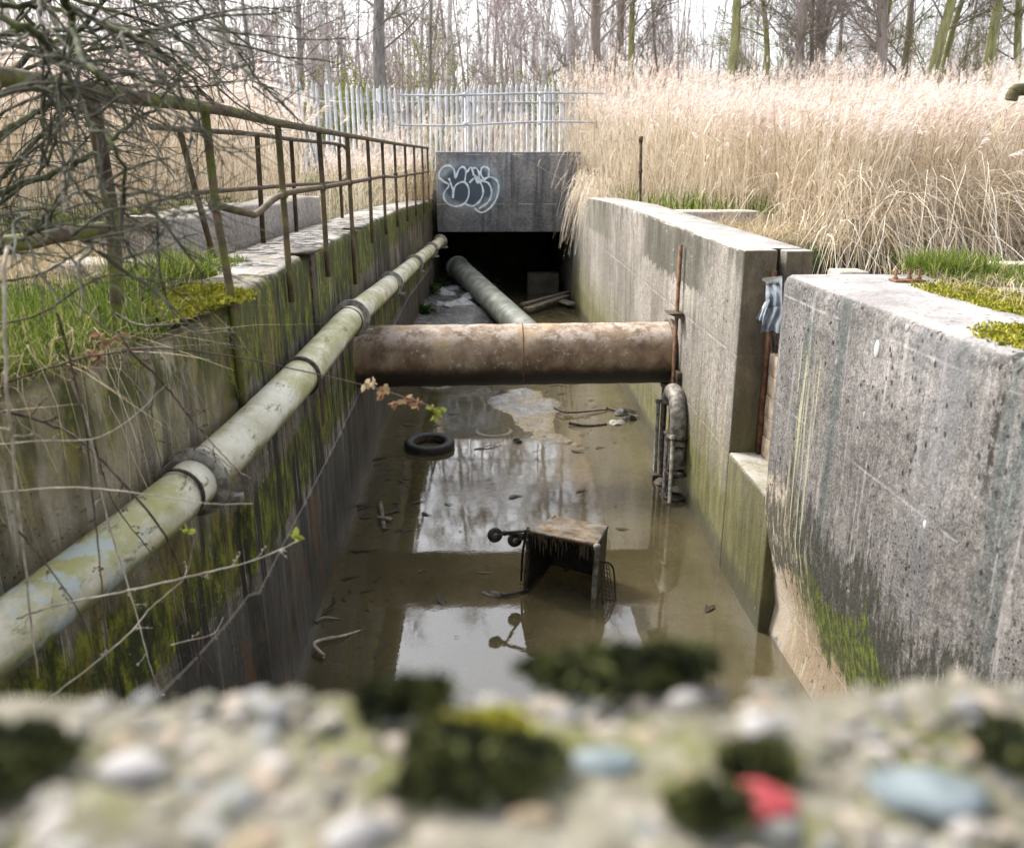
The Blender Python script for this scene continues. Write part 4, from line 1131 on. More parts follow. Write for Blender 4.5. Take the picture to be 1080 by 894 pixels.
# ================================================================ VEGETATION
def reed_bed(name, label, XY, Zb, h, lean=(.05, .0), seed=1, leaves=3, plume=.8, w=.0045, spread=.07, cat='reeds'):
    r = np.random.default_rng(seed)
    N = len(XY); K = 7
    s_ = np.linspace(0, 1, K)
    hh = h * r.normal(1, .10, N) * (1 + .09 * fbm(XY[:, 0] * 1.1, XY[:, 1] * .8, seed, 3))
    L = np.array(lean)[None] + r.normal(0, spread, (N, 2)) + .09 * np.stack([fbm(XY[:, 0] * 1.7, XY[:, 1] * 1.2, seed + 5, 3), fbm(XY[:, 0] * 1.3, XY[:, 1] * 1.5, seed + 6, 3)], 1)
    odd = r.uniform(0, 1, N) < .07
    L[odd] += r.normal(0, .35, (odd.sum(), 2))
    c = r.normal(0, .05, (N, 2)) + L * .4
    P = np.zeros((N, K, 3))
    for k, u in enumerate(s_):
        P[:, k, :2] = XY + hh[:, None] * (L * u + c * u * u)
        P[:, k, 2] = Zb + hh * u * (1 - .12 * u * np.linalg.norm(c, axis=1) * 4)
    an = r.uniform(0, PI, N)
    side = np.stack([np.cos(an) * .95, np.sin(an) * .6, np.zeros(N)], 1)
    W = w * r.uniform(.7, 1.3, N)[:, None] * np.linspace(1.1, .5, K)[None]
    mb = MB(); mb.ribbons(P, W, unit(side))
    for q in range(leaves):
        t = r.uniform(.12, .88, N)
        i0 = np.minimum((t * (K - 1)).astype(int), K - 2); fr = t * (K - 1) - i0
        a = P[np.arange(N), i0] * (1 - fr)[:, None] + P[np.arange(N), i0 + 1] * fr[:, None]
        th = r.uniform(0, 2 * PI, N); ln = r.uniform(.22, .55, N)
        d = np.stack([np.cos(th), np.sin(th), r.uniform(.9, 2.2, N)], 1); d = unit(d)
        dr = r.uniform(-.1, .9, N)
        Q = np.zeros((N, 5, 3))
        for k, u in enumerate(np.linspace(0, 1, 5)):
            Q[:, k] = a + d * (ln * u)[:, None]; Q[:, k, 2] -= dr * ln * u * u
        sd = unit(np.stack([-np.sin(th), np.cos(th), r.normal(0, .4, N)], 1))
        mb.ribbons(Q, .0065 * r.uniform(.6, 1.3, N)[:, None] * np.array([.6, 1, .9, .6, .1])[None], sd)
    root = thing(name, label, cat, (float(XY[:, 0].mean()), float(XY[:, 1].mean()), 2.4)); root['kind'] = 'stuff'
    o = mb.build('stalks', M['reed'], root)
    sel = np.where(r.uniform(0, 1, N) < plume)[0]
    mb = MB(); n = len(sel); top = P[sel, -1]; td = unit(P[sel, -1] - P[sel, -2])
    wind = unit(np.array((.9, -.2, 0)) + r.normal(0, .35, (n, 3)))
    pl = r.uniform(.16, .30, n)
    for q in range(11):
        u0 = q / 11
        st = top - td * (pl * .25)[:, None] + td * (pl * u0 * .9)[:, None]
        th = r.uniform(0, 2 * PI, n)
        d = unit(td * 1.1 + wind * r.uniform(.3, .9, n)[:, None] + .45 * np.stack([np.cos(th), np.sin(th), np.zeros(n)], 1))
        ln = pl * (.55 - .32 * u0)
        Q = np.zeros((n, 4, 3))
        for k, u in enumerate(np.linspace(0, 1, 4)):
            Q[:, k] = st + d * (ln * u)[:, None]; Q[:, k, 2] -= ln * .35 * u * u
        sd = unit(np.cross(d, r.normal(0, 1, (n, 3))))
        mb.ribbons(Q, .008 * np.array([.4, 1, .8, .15])[None] * r.uniform(.6, 1.3, n)[:, None], sd)
    mb.build('plumes', M['plume'], root)
    return root


def scatter(n, x0, x1, y0, y1, seed, ok=None, bias=1.0):
    r = np.random.default_rng(seed)
    x = r.uniform(x0, x1, n); y = y0 + (y1 - y0) * r.uniform(0, 1, n) ** bias
    if ok is not None:
        m = ok(x, y); x, y = x[m], y[m]
    return np.stack([x, y], 1)


def inview(x, y, m=190):
    px = 540 + 900 * (x - y * .0378) / np.maximum(y, .1)
    return (px > -m) & (px < 1080 + m)


gh = lambda XY: ground_h(XY[:, 0], XY[:, 1])
gh2 = lambda XY: np.where(gh(XY) < 1, np.where(XY[:, 1] > 21.5, 3.2, 2.55), gh(XY))
px_of = lambda x, y: 506 + 900 * x / y
XY = scatter(16000, -13, -2.7, 7.6, 24, 101, lambda x, y: inview(x, y) & (x < -2.75 - .02 * y + .25 * np.sin(y * 3)) & ((y < 13) | (px_of(x, y) < 235) | ((px_of(x, y) < 325) & (np.sin(x * 91.7 + y * 57.3) > .55))), 1.35)
reed_bed('reed_bed', 'tall pale dry reeds behind the outer handrail', XY, gh(XY), 1.55 + .045 * (XY[:, 1] - 8), seed=102)
XY = scatter(420, -3.3, -1.5, 15.5, 24, 103, lambda x, y: x < -1.4 - .9 * np.clip((21 - y) / 6, 0, 1.5))
reed_bed('reed_bed', 'thin fringe of dry reeds where the handrail meets the headwall', XY, gh2(XY), 1.0, seed=104)


def okr(x, y):
    edge = np.interp(y, [10.9, 11.2, 12.8, 13.2, 16, 21, 24], [5, 4.2, 4.3, 3.7, 3.1, 2.65, 2.2])
    return inview(x, y) & (x > edge + .18 * np.sin(y * 4)) & (y > 11.0 + .12 * np.sin(x * 5))


XY = scatter(24000, 2.3, 17, 10.9, 25, 105, okr, 1.35)
reed_bed('reed_bed', 'dense tall pale reeds with feathery heads beyond the right wall', XY, gh2(XY), 1.64 + .052 * (XY[:, 1] - 11), seed=106)
XY = scatter(420, -3.5, 5, 22.4, 26.5, 107)
reed_bed('reed_bed', 'sparse dry reeds between the guard rail and the palisade', XY, gh2(XY), 1.25, seed=108, plume=.25)


def arcs(name, label, base, ang, h, reach, drop, seed, mat, w=.006, cat='reeds', K=9, leafy=0):
    r = np.random.default_rng(seed); N = len(base)
    P = np.zeros((N, K, 3)); d = np.stack([np.cos(ang), np.sin(ang)], 1)
    for k, u in enumerate(np.linspace(0, 1, K)):
        P[:, k, :2] = base[:, :2] + d * (reach * (u ** 1.25))[:, None]
        P[:, k, 2] = base[:, 2] + h * np.sin(np.minimum(u * 1.35, 1.6) * PI / 2 * 1.0) - drop * u ** 3
    P[:, 1:] += np.cumsum(r.normal(0, .02, (N, K - 1, 3)), 1)
    sd = unit(np.stack([-d[:, 1], d[:, 0], r.normal(0, .5, N)], 1))
    mb = MB(); mb.ribbons(P, w * r.uniform(.6, 1.4, N)[:, None] * np.linspace(1, .4, K)[None], sd)
    o = mb.build(name, M[mat])
    return tag(o, label, cat, kind='stuff')


r = np.random.default_rng(120)
N = 4600
b_ = np.stack([r.uniform(4.2, 13, N), 10.7 + 1.9 * r.uniform(0, 1, N) ** 1.3, np.zeros(N)], 1); b_[:, 2] = 2.32
arcs('bent_reeds', 'cascade of bent over pale reeds hanging into the side ditch', b_, r.normal(-1.0, .85, N), r.uniform(.15, 1.35, N), r.uniform(.5, 2.4, N), r.uniform(.4, 1.9, N), 121, 'reed', .0055)
N = 1000
b_ = np.stack([r.uniform(3.5, 9.5, N), 10.95 + r.uniform(0, .9, N), np.full(N, 2.3)], 1)
arcs('fallen_reeds', 'tangle of broken straw along the ditch bank', b_, r.uniform(-2.9, .3, N), r.uniform(.05, .5, N), r.uniform(.3, 1.1, N), r.uniform(.2, .8, N), 122, 'drygrass', .0065)
N = 420
b_ = np.stack([r.uniform(2.25, 2.85, N), r.uniform(18.0, 21.7, N), np.full(N, 2.62)], 1); hi = b_[:, 1] > 21; b_[hi, 2] = r.uniform(2.6, 3.6, hi.sum()); b_[hi, 0] = r.uniform(2.3, 2.8, hi.sum())
arcs('overhanging_reeds', 'dry straw spilling over the wall corner beside the headwall', b_, r.normal(-2.5, .9, N), r.uniform(.1, .8, N), r.uniform(.15, .8, N), r.uniform(.1, 1.5, N), 123, 'reed', .0075)
N = 160
b_ = np.stack([r.uniform(-1.9, -1.15, N), r.uniform(20.3, 21.4, N), np.full(N, 2.55)], 1)
arcs('straw_tuft', 'tuft of dry straw at the far end of the handrail', b_, r.uniform(-2.2, .6, N), r.uniform(.3, 1.1, N), r.uniform(.15, .5, N), r.uniform(0, .6, N), 124, 'drygrass', .008)


def grass(name, label, XY, Z, h, mat, seed, w=.004, lean=.35, cat='grass'):
    r = np.random.default_rng(seed); N = len(XY); K = 4
    th = r.uniform(0, 2 * PI, N); L = np.abs(r.normal(0, lean, N)); hh = h * r.uniform(.45, 1.3, N)
    d = np.stack([np.cos(th), np.sin(th)], 1)
    P = np.zeros((N, K, 3))
    for k, u in enumerate(np.linspace(0, 1, K)):
        P[:, k, :2] = XY + d * (hh * L * (u + 1.1 * u * u))[:, None]
        P[:, k, 2] = Z + hh * (u - .35 * L * u * u)
    sd = np.stack([-d[:, 1], d[:, 0], np.zeros(N)], 1)
    mb = MB(); mb.ribbons(P, w * r.uniform(.6, 1.4, N)[:, None] * np.array([1, .9, .6, .1])[None], sd)
    return tag(mb.build(name, M[mat]), label, cat, kind='stuff')


def clumpy(XY, seed, thr=.0, sc=1.6):
    return XY[fbm(XY[:, 0] * sc, XY[:, 1] * sc, seed) > thr]


# left bank
lz = lambda XY: np.where(XY[:, 0] > lerp_tab(LT, XY[:, 1])[:, 1] - .66, lerp_tab(LT, XY[:, 1])[:, 2] - .01, gh(XY))
inb = lambda x, y: x < lerp_tab(LT, y)[:, 1] - .02 - .36 * np.clip((y - 4.15) / .2, 0, 1)
XY = clumpy(scatter(26000, -4.6, -1.36, 2.0, 5.7, 130, inb), 131, -.35)
grass('grass', 'lush green grass under the bare shrub on the near bank', XY, lz(XY), .22, 'grass', 132)
XY = clumpy(scatter(9500, -4.6, -1.36, 2.0, 5.7, 133, inb), 134, -.2)
grass('grass', 'darker tufts among the green grass below the shrub', XY, lz(XY), .17, 'grass_dark', 135)
XY = scatter(3600, -4.6, -1.36, 2.0, 5.7, 1361, inb); grass('grass', 'dead straw among the green grass under the shrub', XY, lz(XY), .2, 'drygrass', 1371, lean=1.0)
XY = scatter(2600, -3.8, -2.25, 5.4, 7.6, 136); grass('grass', 'dead straw lying round the step of the long block', XY, gh(XY), .32, 'drygrass', 137, lean=.9)
XY = scatter(3400, -5.5, -2.6, 6.6, 12, 138); XY = clumpy(XY, 139, .1); grass('weeds', 'low green weeds growing behind the long pale block', XY, gh(XY) + .28, .28, 'grass', 140, w=.007, lean=.7, cat='weeds')
XY = scatter(900, -2.05, -1.7, 5.4, 6.4, 141); grass('grass', 'thin grass creeping onto the wall top by the leaning post', XY, np.full(len(XY), 2.73), .08, 'grass', 142)
# straw hanging over the near part of the mossy wall
N = 330; r = np.random.default_rng(143)
yb = 1.4 + 3.0 * r.uniform(0, 1, N) ** 1.4
b_ = np.stack([lerp_tab(LT, yb)[:, 1] - r.uniform(-.02, .2, N), yb, np.full(N, 2.63)], 1)
arcs('hanging_straw', 'pale dry grass hanging down over the wall below the shrub', b_, r.normal(-.3, .8, N), r.uniform(.0, .28, N), r.uniform(.06, .42, N), r.uniform(.05, .7, N), 144, 'drygrass', .0022, cat='grass')
# right bank
XY = scatter(21000, 2.3, 5.4, 2.6, 6.0, 150, lambda x, y: x > np.interp(y, [2.6, 3.3, 3.8, 4.5, 5.2, 5.9], [2.3, 2.35, 2.6, 2.85, 2.98, 3.0]) + .06 * np.sin(y * 5)); XY = clumpy(XY, 151, -.35, 2.2)
grass('grass', 'short bright grass growing over the top of the near wall', XY, np.maximum(gh(XY) + .03, 2.71), .075, 'grass', 152, w=.0032, lean=.6)
XY = scatter(1500, 2.98, 3.42, 5.55, 6.02, 153); grass('grass', 'taller bright green grass tuft at the ditch end of the near wall', XY, np.full(len(XY), 2.69), .17, 'grass', 154, lean=.45)
XY = scatter(2600, 2.75, 5.0, 3.3, 6, 155); grass('grass', 'yellowed blades mixed into the grass on the near wall', XY, np.maximum(gh(XY) + .03, 2.71), .08, 'drygrass', 156, w=.003, lean=.9)
XY = scatter(1700, 2.75, 4.6, 12.6, 20, 157, lambda x, y: x > np.interp(y, [12, 21], [2.75, 2.75])); XY = clumpy(XY, 158, -.1, 2.5)
grass('grass', 'fresh green tufts along the far right coping', XY, np.full(len(XY), 2.68), .30, 'grass', 159, w=.008)
XY = scatter(1300, 2.8, 3.9, 9.8, 12.6, 160); grass('grass', 'straw and green blades at the foot of the reeds by the kerb block', XY, gh(XY), .35, 'drygrass', 161, w=.006, lean=.8)


def moss(name, label, c, rad, n, mat, seed, h=.02, sz=.012, thing_=False, thr=-.3, top=0):
    r = np.random.default_rng(seed)
    a = r.uniform(0, 2 * PI, n); q = np.sqrt(r.uniform(0, 1, n))
    k = (1 + .45 * fbm(np.cos(a) * 1.8, np.sin(a) * 1.8, seed, 4)) * r.uniform(.8, 1.15, n)
    x = c[0] + rad[0] * q * k * np.cos(a); y = c[1] + rad[1] * q * k * np.sin(a)
    z = c[2] + top * np.clip(1 - q * q, 0, 1) + h * .5 * (1 + fbm(x / rad[0] * 4, y / rad[1] * 4, seed + 1, 4)) * r.uniform(.3, 1, n)
    d = unit(r.normal(0, .6, (n, 3)) + (0, 0, .9)); l = sz * r.uniform(.6, 1.6, n)
    P = np.stack([np.stack([x, y, z], 1), np.stack([x, y, z], 1) + d * (l * .6)[:, None], np.stack([x, y, z], 1) + d * l[:, None]], 1)
    sd = unit(np.cross(d, r.normal(0, 1, (n, 3))))
    mb = MB(); mb.ribbons(P, l[:, None] * np.array([.28, .32, .05])[None], sd)
    # cushion body under the leaves
    U, Vv = np.meshgrid(np.linspace(0, 2 * PI, 30), np.linspace(0, 1, 9), indexing='ij')
    kk = .9 * (1 + .45 * fbm(np.cos(U) * 1.8, np.sin(U) * 1.8, seed, 4))
    Xc = c[0] + rad[0] * Vv * kk * np.cos(U); Yc = c[1] + rad[1] * Vv * kk * np.sin(U)
    Zc = c[2] + (top + h * .4) * (1 - Vv ** 2) + h * .3 * fbm(Xc / rad[0] * 4, Yc / rad[1] * 4, seed + 1, 4) * (1 - Vv) - .004 * Vv
    mb.grid(np.stack([Xc, Yc, Zc], -1))
    return tag(mb.build(name, M[mat]), label, 'moss', kind=None if thing_ else 'stuff')


moss('moss', 'bright yellow green moss cushion on the wall corner by the second handrail post', (-1.585, 4.74, 2.715), (.22, .46), 12000, 'bright_moss', 170, .05, .018)
moss('moss', 'golden moss mat creeping over the near wall top beside the grass', (2.47, 3.42, 2.716), (.30, .34), 9000, 'bright_moss', 171, .014, .014)
moss('moss', 'thin moss line edging the bolt plate end of the near wall', (2.80, 4.35, 2.716), (.26, .66), 9000, 'bright_moss', 172, .012, .013)
moss('moss', 'moss tuft on the wall top near the leaning post', (-1.86, 5.65, 2.735), (.12, .16), 1200, 'bright_moss', 173, .02, .018)

# green plants on the mud bank
for i, (px, py, lab) in enumerate(((463, 302, 'leafy green weed at the back of the mud bank'), (449, 330, 'leafy green weed on the mud bank against the mossy wall'), (457, 312, 'small weed between the litter and the mossy wall'))):
    c = at(px, py, Z=.35); c[2] = zb(c[0], c[1])
    r = np.random.default_rng(180 + i); n = 90
    th = r.uniform(0, 2 * PI, n); st = c + np.stack([.18 * np.cos(th) * r.uniform(0, 1, n), .18 * np.sin(th) * r.uniform(0, 1, n), r.uniform(0, .2, n)], 1)
    d = unit(np.stack([np.cos(th), np.sin(th), r.uniform(.1, 1.2, n)], 1)); l = r.uniform(.08, .17, n)
    P = np.stack([st + d * (l * u)[:, None] - np.array((0, 0, .05)) * u * u for u in np.linspace(0, 1, 4)], 1)
    root = thing('weed', lab, 'weed', c)
    mb = MB(); mb.ribbons(P, l[:, None] * np.array([.06, .25, .22, .02])[None], unit(np.stack([-np.sin(th), np.cos(th), r.normal(0, .3, n)], 1))); mb.build('leaf_rosette', M['grass_dark'], root)
    mb = MB(); mb.tubes(np.stack([np.repeat(c[None], 20, 0), st[:20]], 1), np.full((20, 2), .005), 4); mb.build('stem', M['grass_dark'], root)


# ---------------------------------------------------------------- branching
def grow(st, d, ln, K, wig, up, r, curl=None):
    N = len(st); P = np.zeros((N, K, 3)); P[:, 0] = st; d = unit(d)
    for k in range(1, K):
        d = unit(d + r.normal(0, wig, (N, 3)) + np.array((0, 0, up)) + (0 if curl is None else curl))
        P[:, k] = P[:, k - 1] + d * (ln / (K - 1))[:, None]
    return P


def sprout(P, n, r, t0=.15, t1=1.0, a=.8, b=.9, up=.2):
    """n child starts per parent: positions, directions and parent fraction"""
    N, K, _ = P.shape
    t = r.uniform(t0, t1, (N, n)); i0 = np.minimum((t * (K - 1)).astype(int), K - 2); fr = (t * (K - 1) - i0)[..., None]
    ii = np.arange(N)[:, None]
    pos = P[ii, i0] * (1 - fr) + P[ii, i0 + 1] * fr
    pd = unit(P[ii, i0 + 1] - P[ii, i0])
    side = r.normal(0, 1, (N, n, 3)); side -= pd * (side * pd).sum(-1, keepdims=True); side = unit(side)
    d = pd * a + side * b + np.array((0, 0, up))
    return pos.reshape(-1, 3), unit(d).reshape(-1, 3), t.reshape(-1)


def tree_proto(seed, Ht, r0, n1=16, n2=7, n3=5, t0=.25, limb=.26, b1=1.0, up1=.15, wig=.07, twr=.0065, stems=1, lean=0, leaf=0, bark_='birch', twig='twig_mauve', up3=.05):
    r = np.random.default_rng(seed)
    st = np.stack([r.normal(0, .25 * (stems > 1), stems), r.normal(0, .25 * (stems > 1), stems), np.full(stems, -.15)], 1)
    d = np.stack([r.normal(lean, .04 + .07 * (stems > 1), stems), r.normal(0, .05, stems), np.ones(stems)], 1)
    T = grow(st, d, np.full(stems, Ht) * r.uniform(.85, 1.0, stems), 16, .03, .015, r)
    R0 = r0 * np.linspace(1, .10, 16)[None] ** .9 * r.uniform(.75, 1, stems)[:, None]
    R0[:, 0] *= 1.35
    mt, mc = MB(), MB()
    mt.tubes(T, R0, 12)
    p, d, t = sprout(T, n1, r, t0, .98, .55, b1, up1)
    ln = Ht * limb * (1.15 - .8 * t) * r.uniform(.55, 1.2, len(t))
    L = grow(p, d, ln, 8, wig, .04, r)
    mc.tubes(L, (r0 * .21 * (1.2 - t) * r.uniform(.6, 1.1, len(t)))[:, None] * np.linspace(1, .2, 8)[None], 5)
    p, d, t2 = sprout(L, n2, r, .15, 1, .8, .8, .1)
    ln = np.repeat(ln, n2) * (1.1 - .6 * t2) * .5 * r.uniform(.5, 1.2, len(t2))
    B = grow(p, d, ln, 6, .12, .03, r)
    mc.tubes(B, np.full(len(t2), twr * 2.4)[:, None] * np.linspace(1, .4, 6)[None], 3)
    p, d, t3 = sprout(B, n3, r, .1, 1, .85, .75, up3)
    W = grow(p, d, r.uniform(.25, .8, len(t3)) * Ht / 14, 4, .14, up3 * .5, r)
    mc.tubes(W, np.full(len(t3), twr * 1.2)[:, None] * np.linspace(1, .5, 4)[None], 3)
    root = thing('tree', 'tree', 'tree')
    mt.build('trunk', M[bark_], root, smooth=True)
    mc.build('crown', M[twig], root)
    if leaf:
        ml = MB(); k = r.integers(0, len(W), leaf); q = W[k, r.integers(1, 4, leaf)]
        dd = unit(r.normal(0, 1, (leaf, 3))); ll = r.uniform(.03, .07, leaf)
        ml.ribbons(np.stack([q, q + dd * (ll * .5)[:, None], q + dd * ll[:, None]], 1), ll[:, None] * np.array([.1, .4, .05])[None], unit(np.cross(dd, r.normal(0, 1, (leaf, 3)))))
        ml.build('young_leaves', M['leaf_young'], root)
    return root


def copy_tree(o):
    c = o.copy(); COL.objects.link(c)
    for ch in o.children:
        d = ch.copy(); COL.objects.link(d); d.parent = c; d.matrix_parent_inverse = Matrix()
    return c


PROTO = {
    'birch': [tree_proto(201, 13, .12, 18, 8, 6, .2, .22, .8, .25, bark_='birch', up3=-.05), tree_proto(202, 14, .10, 16, 8, 6, .25, .2, .7, .3, bark_='birch', up3=-.05), tree_proto(203, 12, .09, 20, 7, 6, .15, .24, .8, .2, bark_='birch', lean=.12)],
    'dark': [tree_proto(204, 12, .16, 20, 8, 6, .12, .32, 1.1, .1, .10, bark_='grey_trunk', twig='twig_brown'), tree_proto(205, 11, .12, 18, 8, 6, .12, .34, 1.1, .1, .11, bark_='grey_trunk', twig='twig_brown', leaf=900)],
    'grey': [tree_proto(206, 15, .36, 18, 8, 6, .22, .30, 1.1, .0, .10, bark_='grey_trunk', twig='twig_brown')],
    'moss': [tree_proto(207, 15, .25, 24, 11, 8, .2, .26, .9, .1, .09, bark_='moss_trunk', twig='twig_green', leaf=2600), tree_proto(208, 14, .19, 24, 11, 8, .16, .28, .9, .15, .09, bark_='moss_trunk', twig='twig_green', lean=.06), tree_proto(209, 15, .26, 22, 11, 8, .25, .26, .8, .2, .08, bark_='moss_trunk', twig='twig_brown', leaf=900, lean=-.05)],
    'brown': [tree_proto(210, 15, .21, 24, 11, 8, .25, .24, .8, .2, bark_='brown_trunk', twig='twig_mauve'), tree_proto(211, 14, .17, 22, 11, 8, .2, .26, .8, .2, bark_='brown_trunk', twig='twig_mauve', stems=2)],
}
ADJ = {'birch': 'pale birch', 'dark': 'dark bushy bare tree', 'grey': 'thick grey furrowed tree', 'moss': 'green mossed bare tree', 'brown': 'pinkish brown bare tree'}
TREES = [  # photo x, distance, kind, prototype, scale, turn
    (357, 33, 'birch', 0, .9, 0), (513, 36, 'birch', 1, .8, 2), (557, 33, 'birch', 2, 1.0, 3.3), (570, 32, 'birch', 0, 1.0, 1.5), (600, 33, 'birch', 1, 1.15, 4), (472, 40, 'birch', 1, 1.5, .6),
    (240, 38, 'birch', 0, 1.2, 2.1), (128, 36, 'birch', 2, 1.1, 1.0), (30, 38, 'birch', 1, 1.2, 5.0), (440, 45, 'birch', 0, 1.1, 3), (300, 44, 'birch', 2, 1.2, 4.4), (535, 48, 'birch', 0, 1.2, 5.2),
    (322, 33, 'dark', 0, 1.0, 0), (282, 36, 'dark', 1, 1.1, 2), (180, 40, 'dark', 0, 1.1, 3), (90, 34, 'dark', 1, 1.1, 4), (455, 38, 'dark', 1, 1.1, 1), (590, 46, 'dark', 0, 1.1, 5), (700, 38, 'dark', 1, .95, 2.5), (880, 40, 'dark', 0, 1.0, 1.1), (1000, 38, 'dark', 1, 1.0, .4),
    (402, 34, 'grey', 0, .95, .5),
    (762, 31, 'moss', 0, 1.0, 0), (806, 31, 'moss', 1, .8, 1), (832, 33, 'moss', 1, .8, 3), (957, 30, 'moss', 2, 1.05, 2), (977, 33, 'moss', 1, .9, 4), (1028, 30, 'moss', 0, 1.0, 4), (1072, 31, 'moss', 2, .9, 5), (663, 34, 'moss', 2, .85, 1.2), (910, 32, 'moss', 1, .75, 5.5),
    (838, 30, 'brown', 0, 1.0, 1), (858, 31, 'brown', 0, 1.1, 3), (848, 32, 'brown', 1, .8, 2), (622, 34, 'brown', 0, 1.2, 4), (640, 37, 'brown', 0, 1.1, 5), (925, 30, 'brown', 0, 1.15, 2.2), (942, 33, 'brown', 1, 1.1, .3),
]
ORD = ['first', 'second', 'third', 'fourth', 'fifth', 'sixth', 'seventh', 'eighth', 'ninth', 'tenth', 'eleventh', 'twelfth', 'thirteenth']
for kd in ADJ:
    rows = sorted([t for t in TREES if t[2] == kd])
    used = set()
    for i, (px, Y, k, pi_, sc, rz) in enumerate(rows):
        pr_ = PROTO[kd][pi_]
        o = pr_ if pi_ not in used else copy_tree(pr_)
        used.add(pi_)
        c = at(px, 168, Y=Y)
        o.location = (c[0], Y, float(ground_h(np.array(c[0]), np.array(float(Y)))))
        o.scale = (sc,) * 3; o.rotation_euler = (0, 0, rz)
        o.name = {'birch': 'birch_tree', 'dark': 'bare_tree', 'grey': 'bare_tree', 'moss': 'bare_tree', 'brown': 'bare_tree'}[kd]
        o['label'] = ADJ[kd] + (' behind the palisade fence' if len(rows) == 1 else f', {ORD[i]} from the left of its kind beyond the fence')
        o['group'] = {'birch': 'birch trees beyond the fence'}.get(kd, 'bare trees beyond the fence')

# far wood that reads as one mauve mass of twigs
r = np.random.default_rng(230)
mb = MB()
N = 900
px = np.concatenate([r.uniform(-150, 690, int(N * .74)), r.uniform(690, 1200, N - int(N * .74))]); Y = r.uniform(43, 78, N)
st = np.stack([(px - 506) / 900 * Y * 1.0, Y, np.full(N, 3.0)], 1)
Hh = r.uniform(7, 13, N)
T = grow(st, np.stack([r.normal(0, .06, N), r.normal(0, .06, N), np.ones(N)], 1), Hh, 7, .05, .02, r)
mb.tubes(T, (r.uniform(.03, .08, N))[:, None] * np.linspace(1, .2, 7)[None], 4)
p, d, t = sprout(T, 16, r, .08, 1, .8, .7, .2)
L = grow(p, d, np.repeat(Hh, 16) * .2 * (1.2 - .8 * t), 5, .1, .06, r)
mb.tubes(L, np.full(len(t), .013)[:, None] * np.linspace(1, .4, 5)[None], 3)
p, d, t = sprout(L, 5, r, .2, 1, .9, .6, .15)
L = grow(p, d, r.uniform(.5, 1.3, len(t)), 3, .12, .05, r)
mb.tubes(L, np.full(len(t), .008)[:, None] * np.linspace(1, .6, 3)[None], 3)
tag(mb.build('far_wood', M['twig_mauve']), 'mauve mass of bare twigs of the far wood behind the trees', 'wood', kind='stuff')


def leafy_bush(c, h, w_, n, seed, lab):
    r = np.random.default_rng(seed)
    root = thing('green_bush', lab, 'bush', c)
    st = np.repeat(np.array(c)[None], 30, 0) + r.normal(0, .2, (30, 3)) * (1, 1, 0)
    T = grow(st, np.stack([r.normal(0, .3, 30), r.normal(0, .3, 30), np.ones(30)], 1), np.full(30, h) * r.uniform(.6, 1, 30), 7, .12, .03, r)
    mb = MB(); mb.tubes(T, np.full(30, .018)[:, None] * np.linspace(1, .3, 7)[None], 4)
    p, d, t = sprout(T, 14, r, .15, 1, .7, .9, .1); L = grow(p, d, r.uniform(.3, .9, len(t)), 5, .15, .05, r)
    mb.tubes(L, np.full(len(t), .006)[:, None] * np.linspace(1, .4, 5)[None], 3); mb.build('stems', M['twig_green'], root)
    ml = MB(); k = r.integers(0, len(L), n); q = L[k, r.integers(1, 5, n)] + r.normal(0, .05, (n, 3)); dd = unit(r.normal(0, 1, (n, 3))); ll = r.uniform(.05, .10, n)
    ml.ribbons(np.stack([q, q + dd * (ll * .5)[:, None], q + dd * ll[:, None]], 1), ll[:, None] * np.array([.1, .35, .05])[None], unit(np.cross(dd, r.normal(0, 1, (n, 3)))))
    ml.build('foliage', M['leaf_young'], root)


for px, Y, h, n, lab in ((365, 31, 3.4, 5200, 'yellow green leafing bush left of the thick grey tree'), (575, 40, 5.0, 3200, 'thin leafing bush among the birches over the guard rail'), (468, 37, 5.5, 2200, 'sparse leafing bush right of the thick grey tree')):
    c = at(px, 168, Y=Y); leafy_bush((c[0], Y, 3.1), h, 1, n, 240 + px, lab)

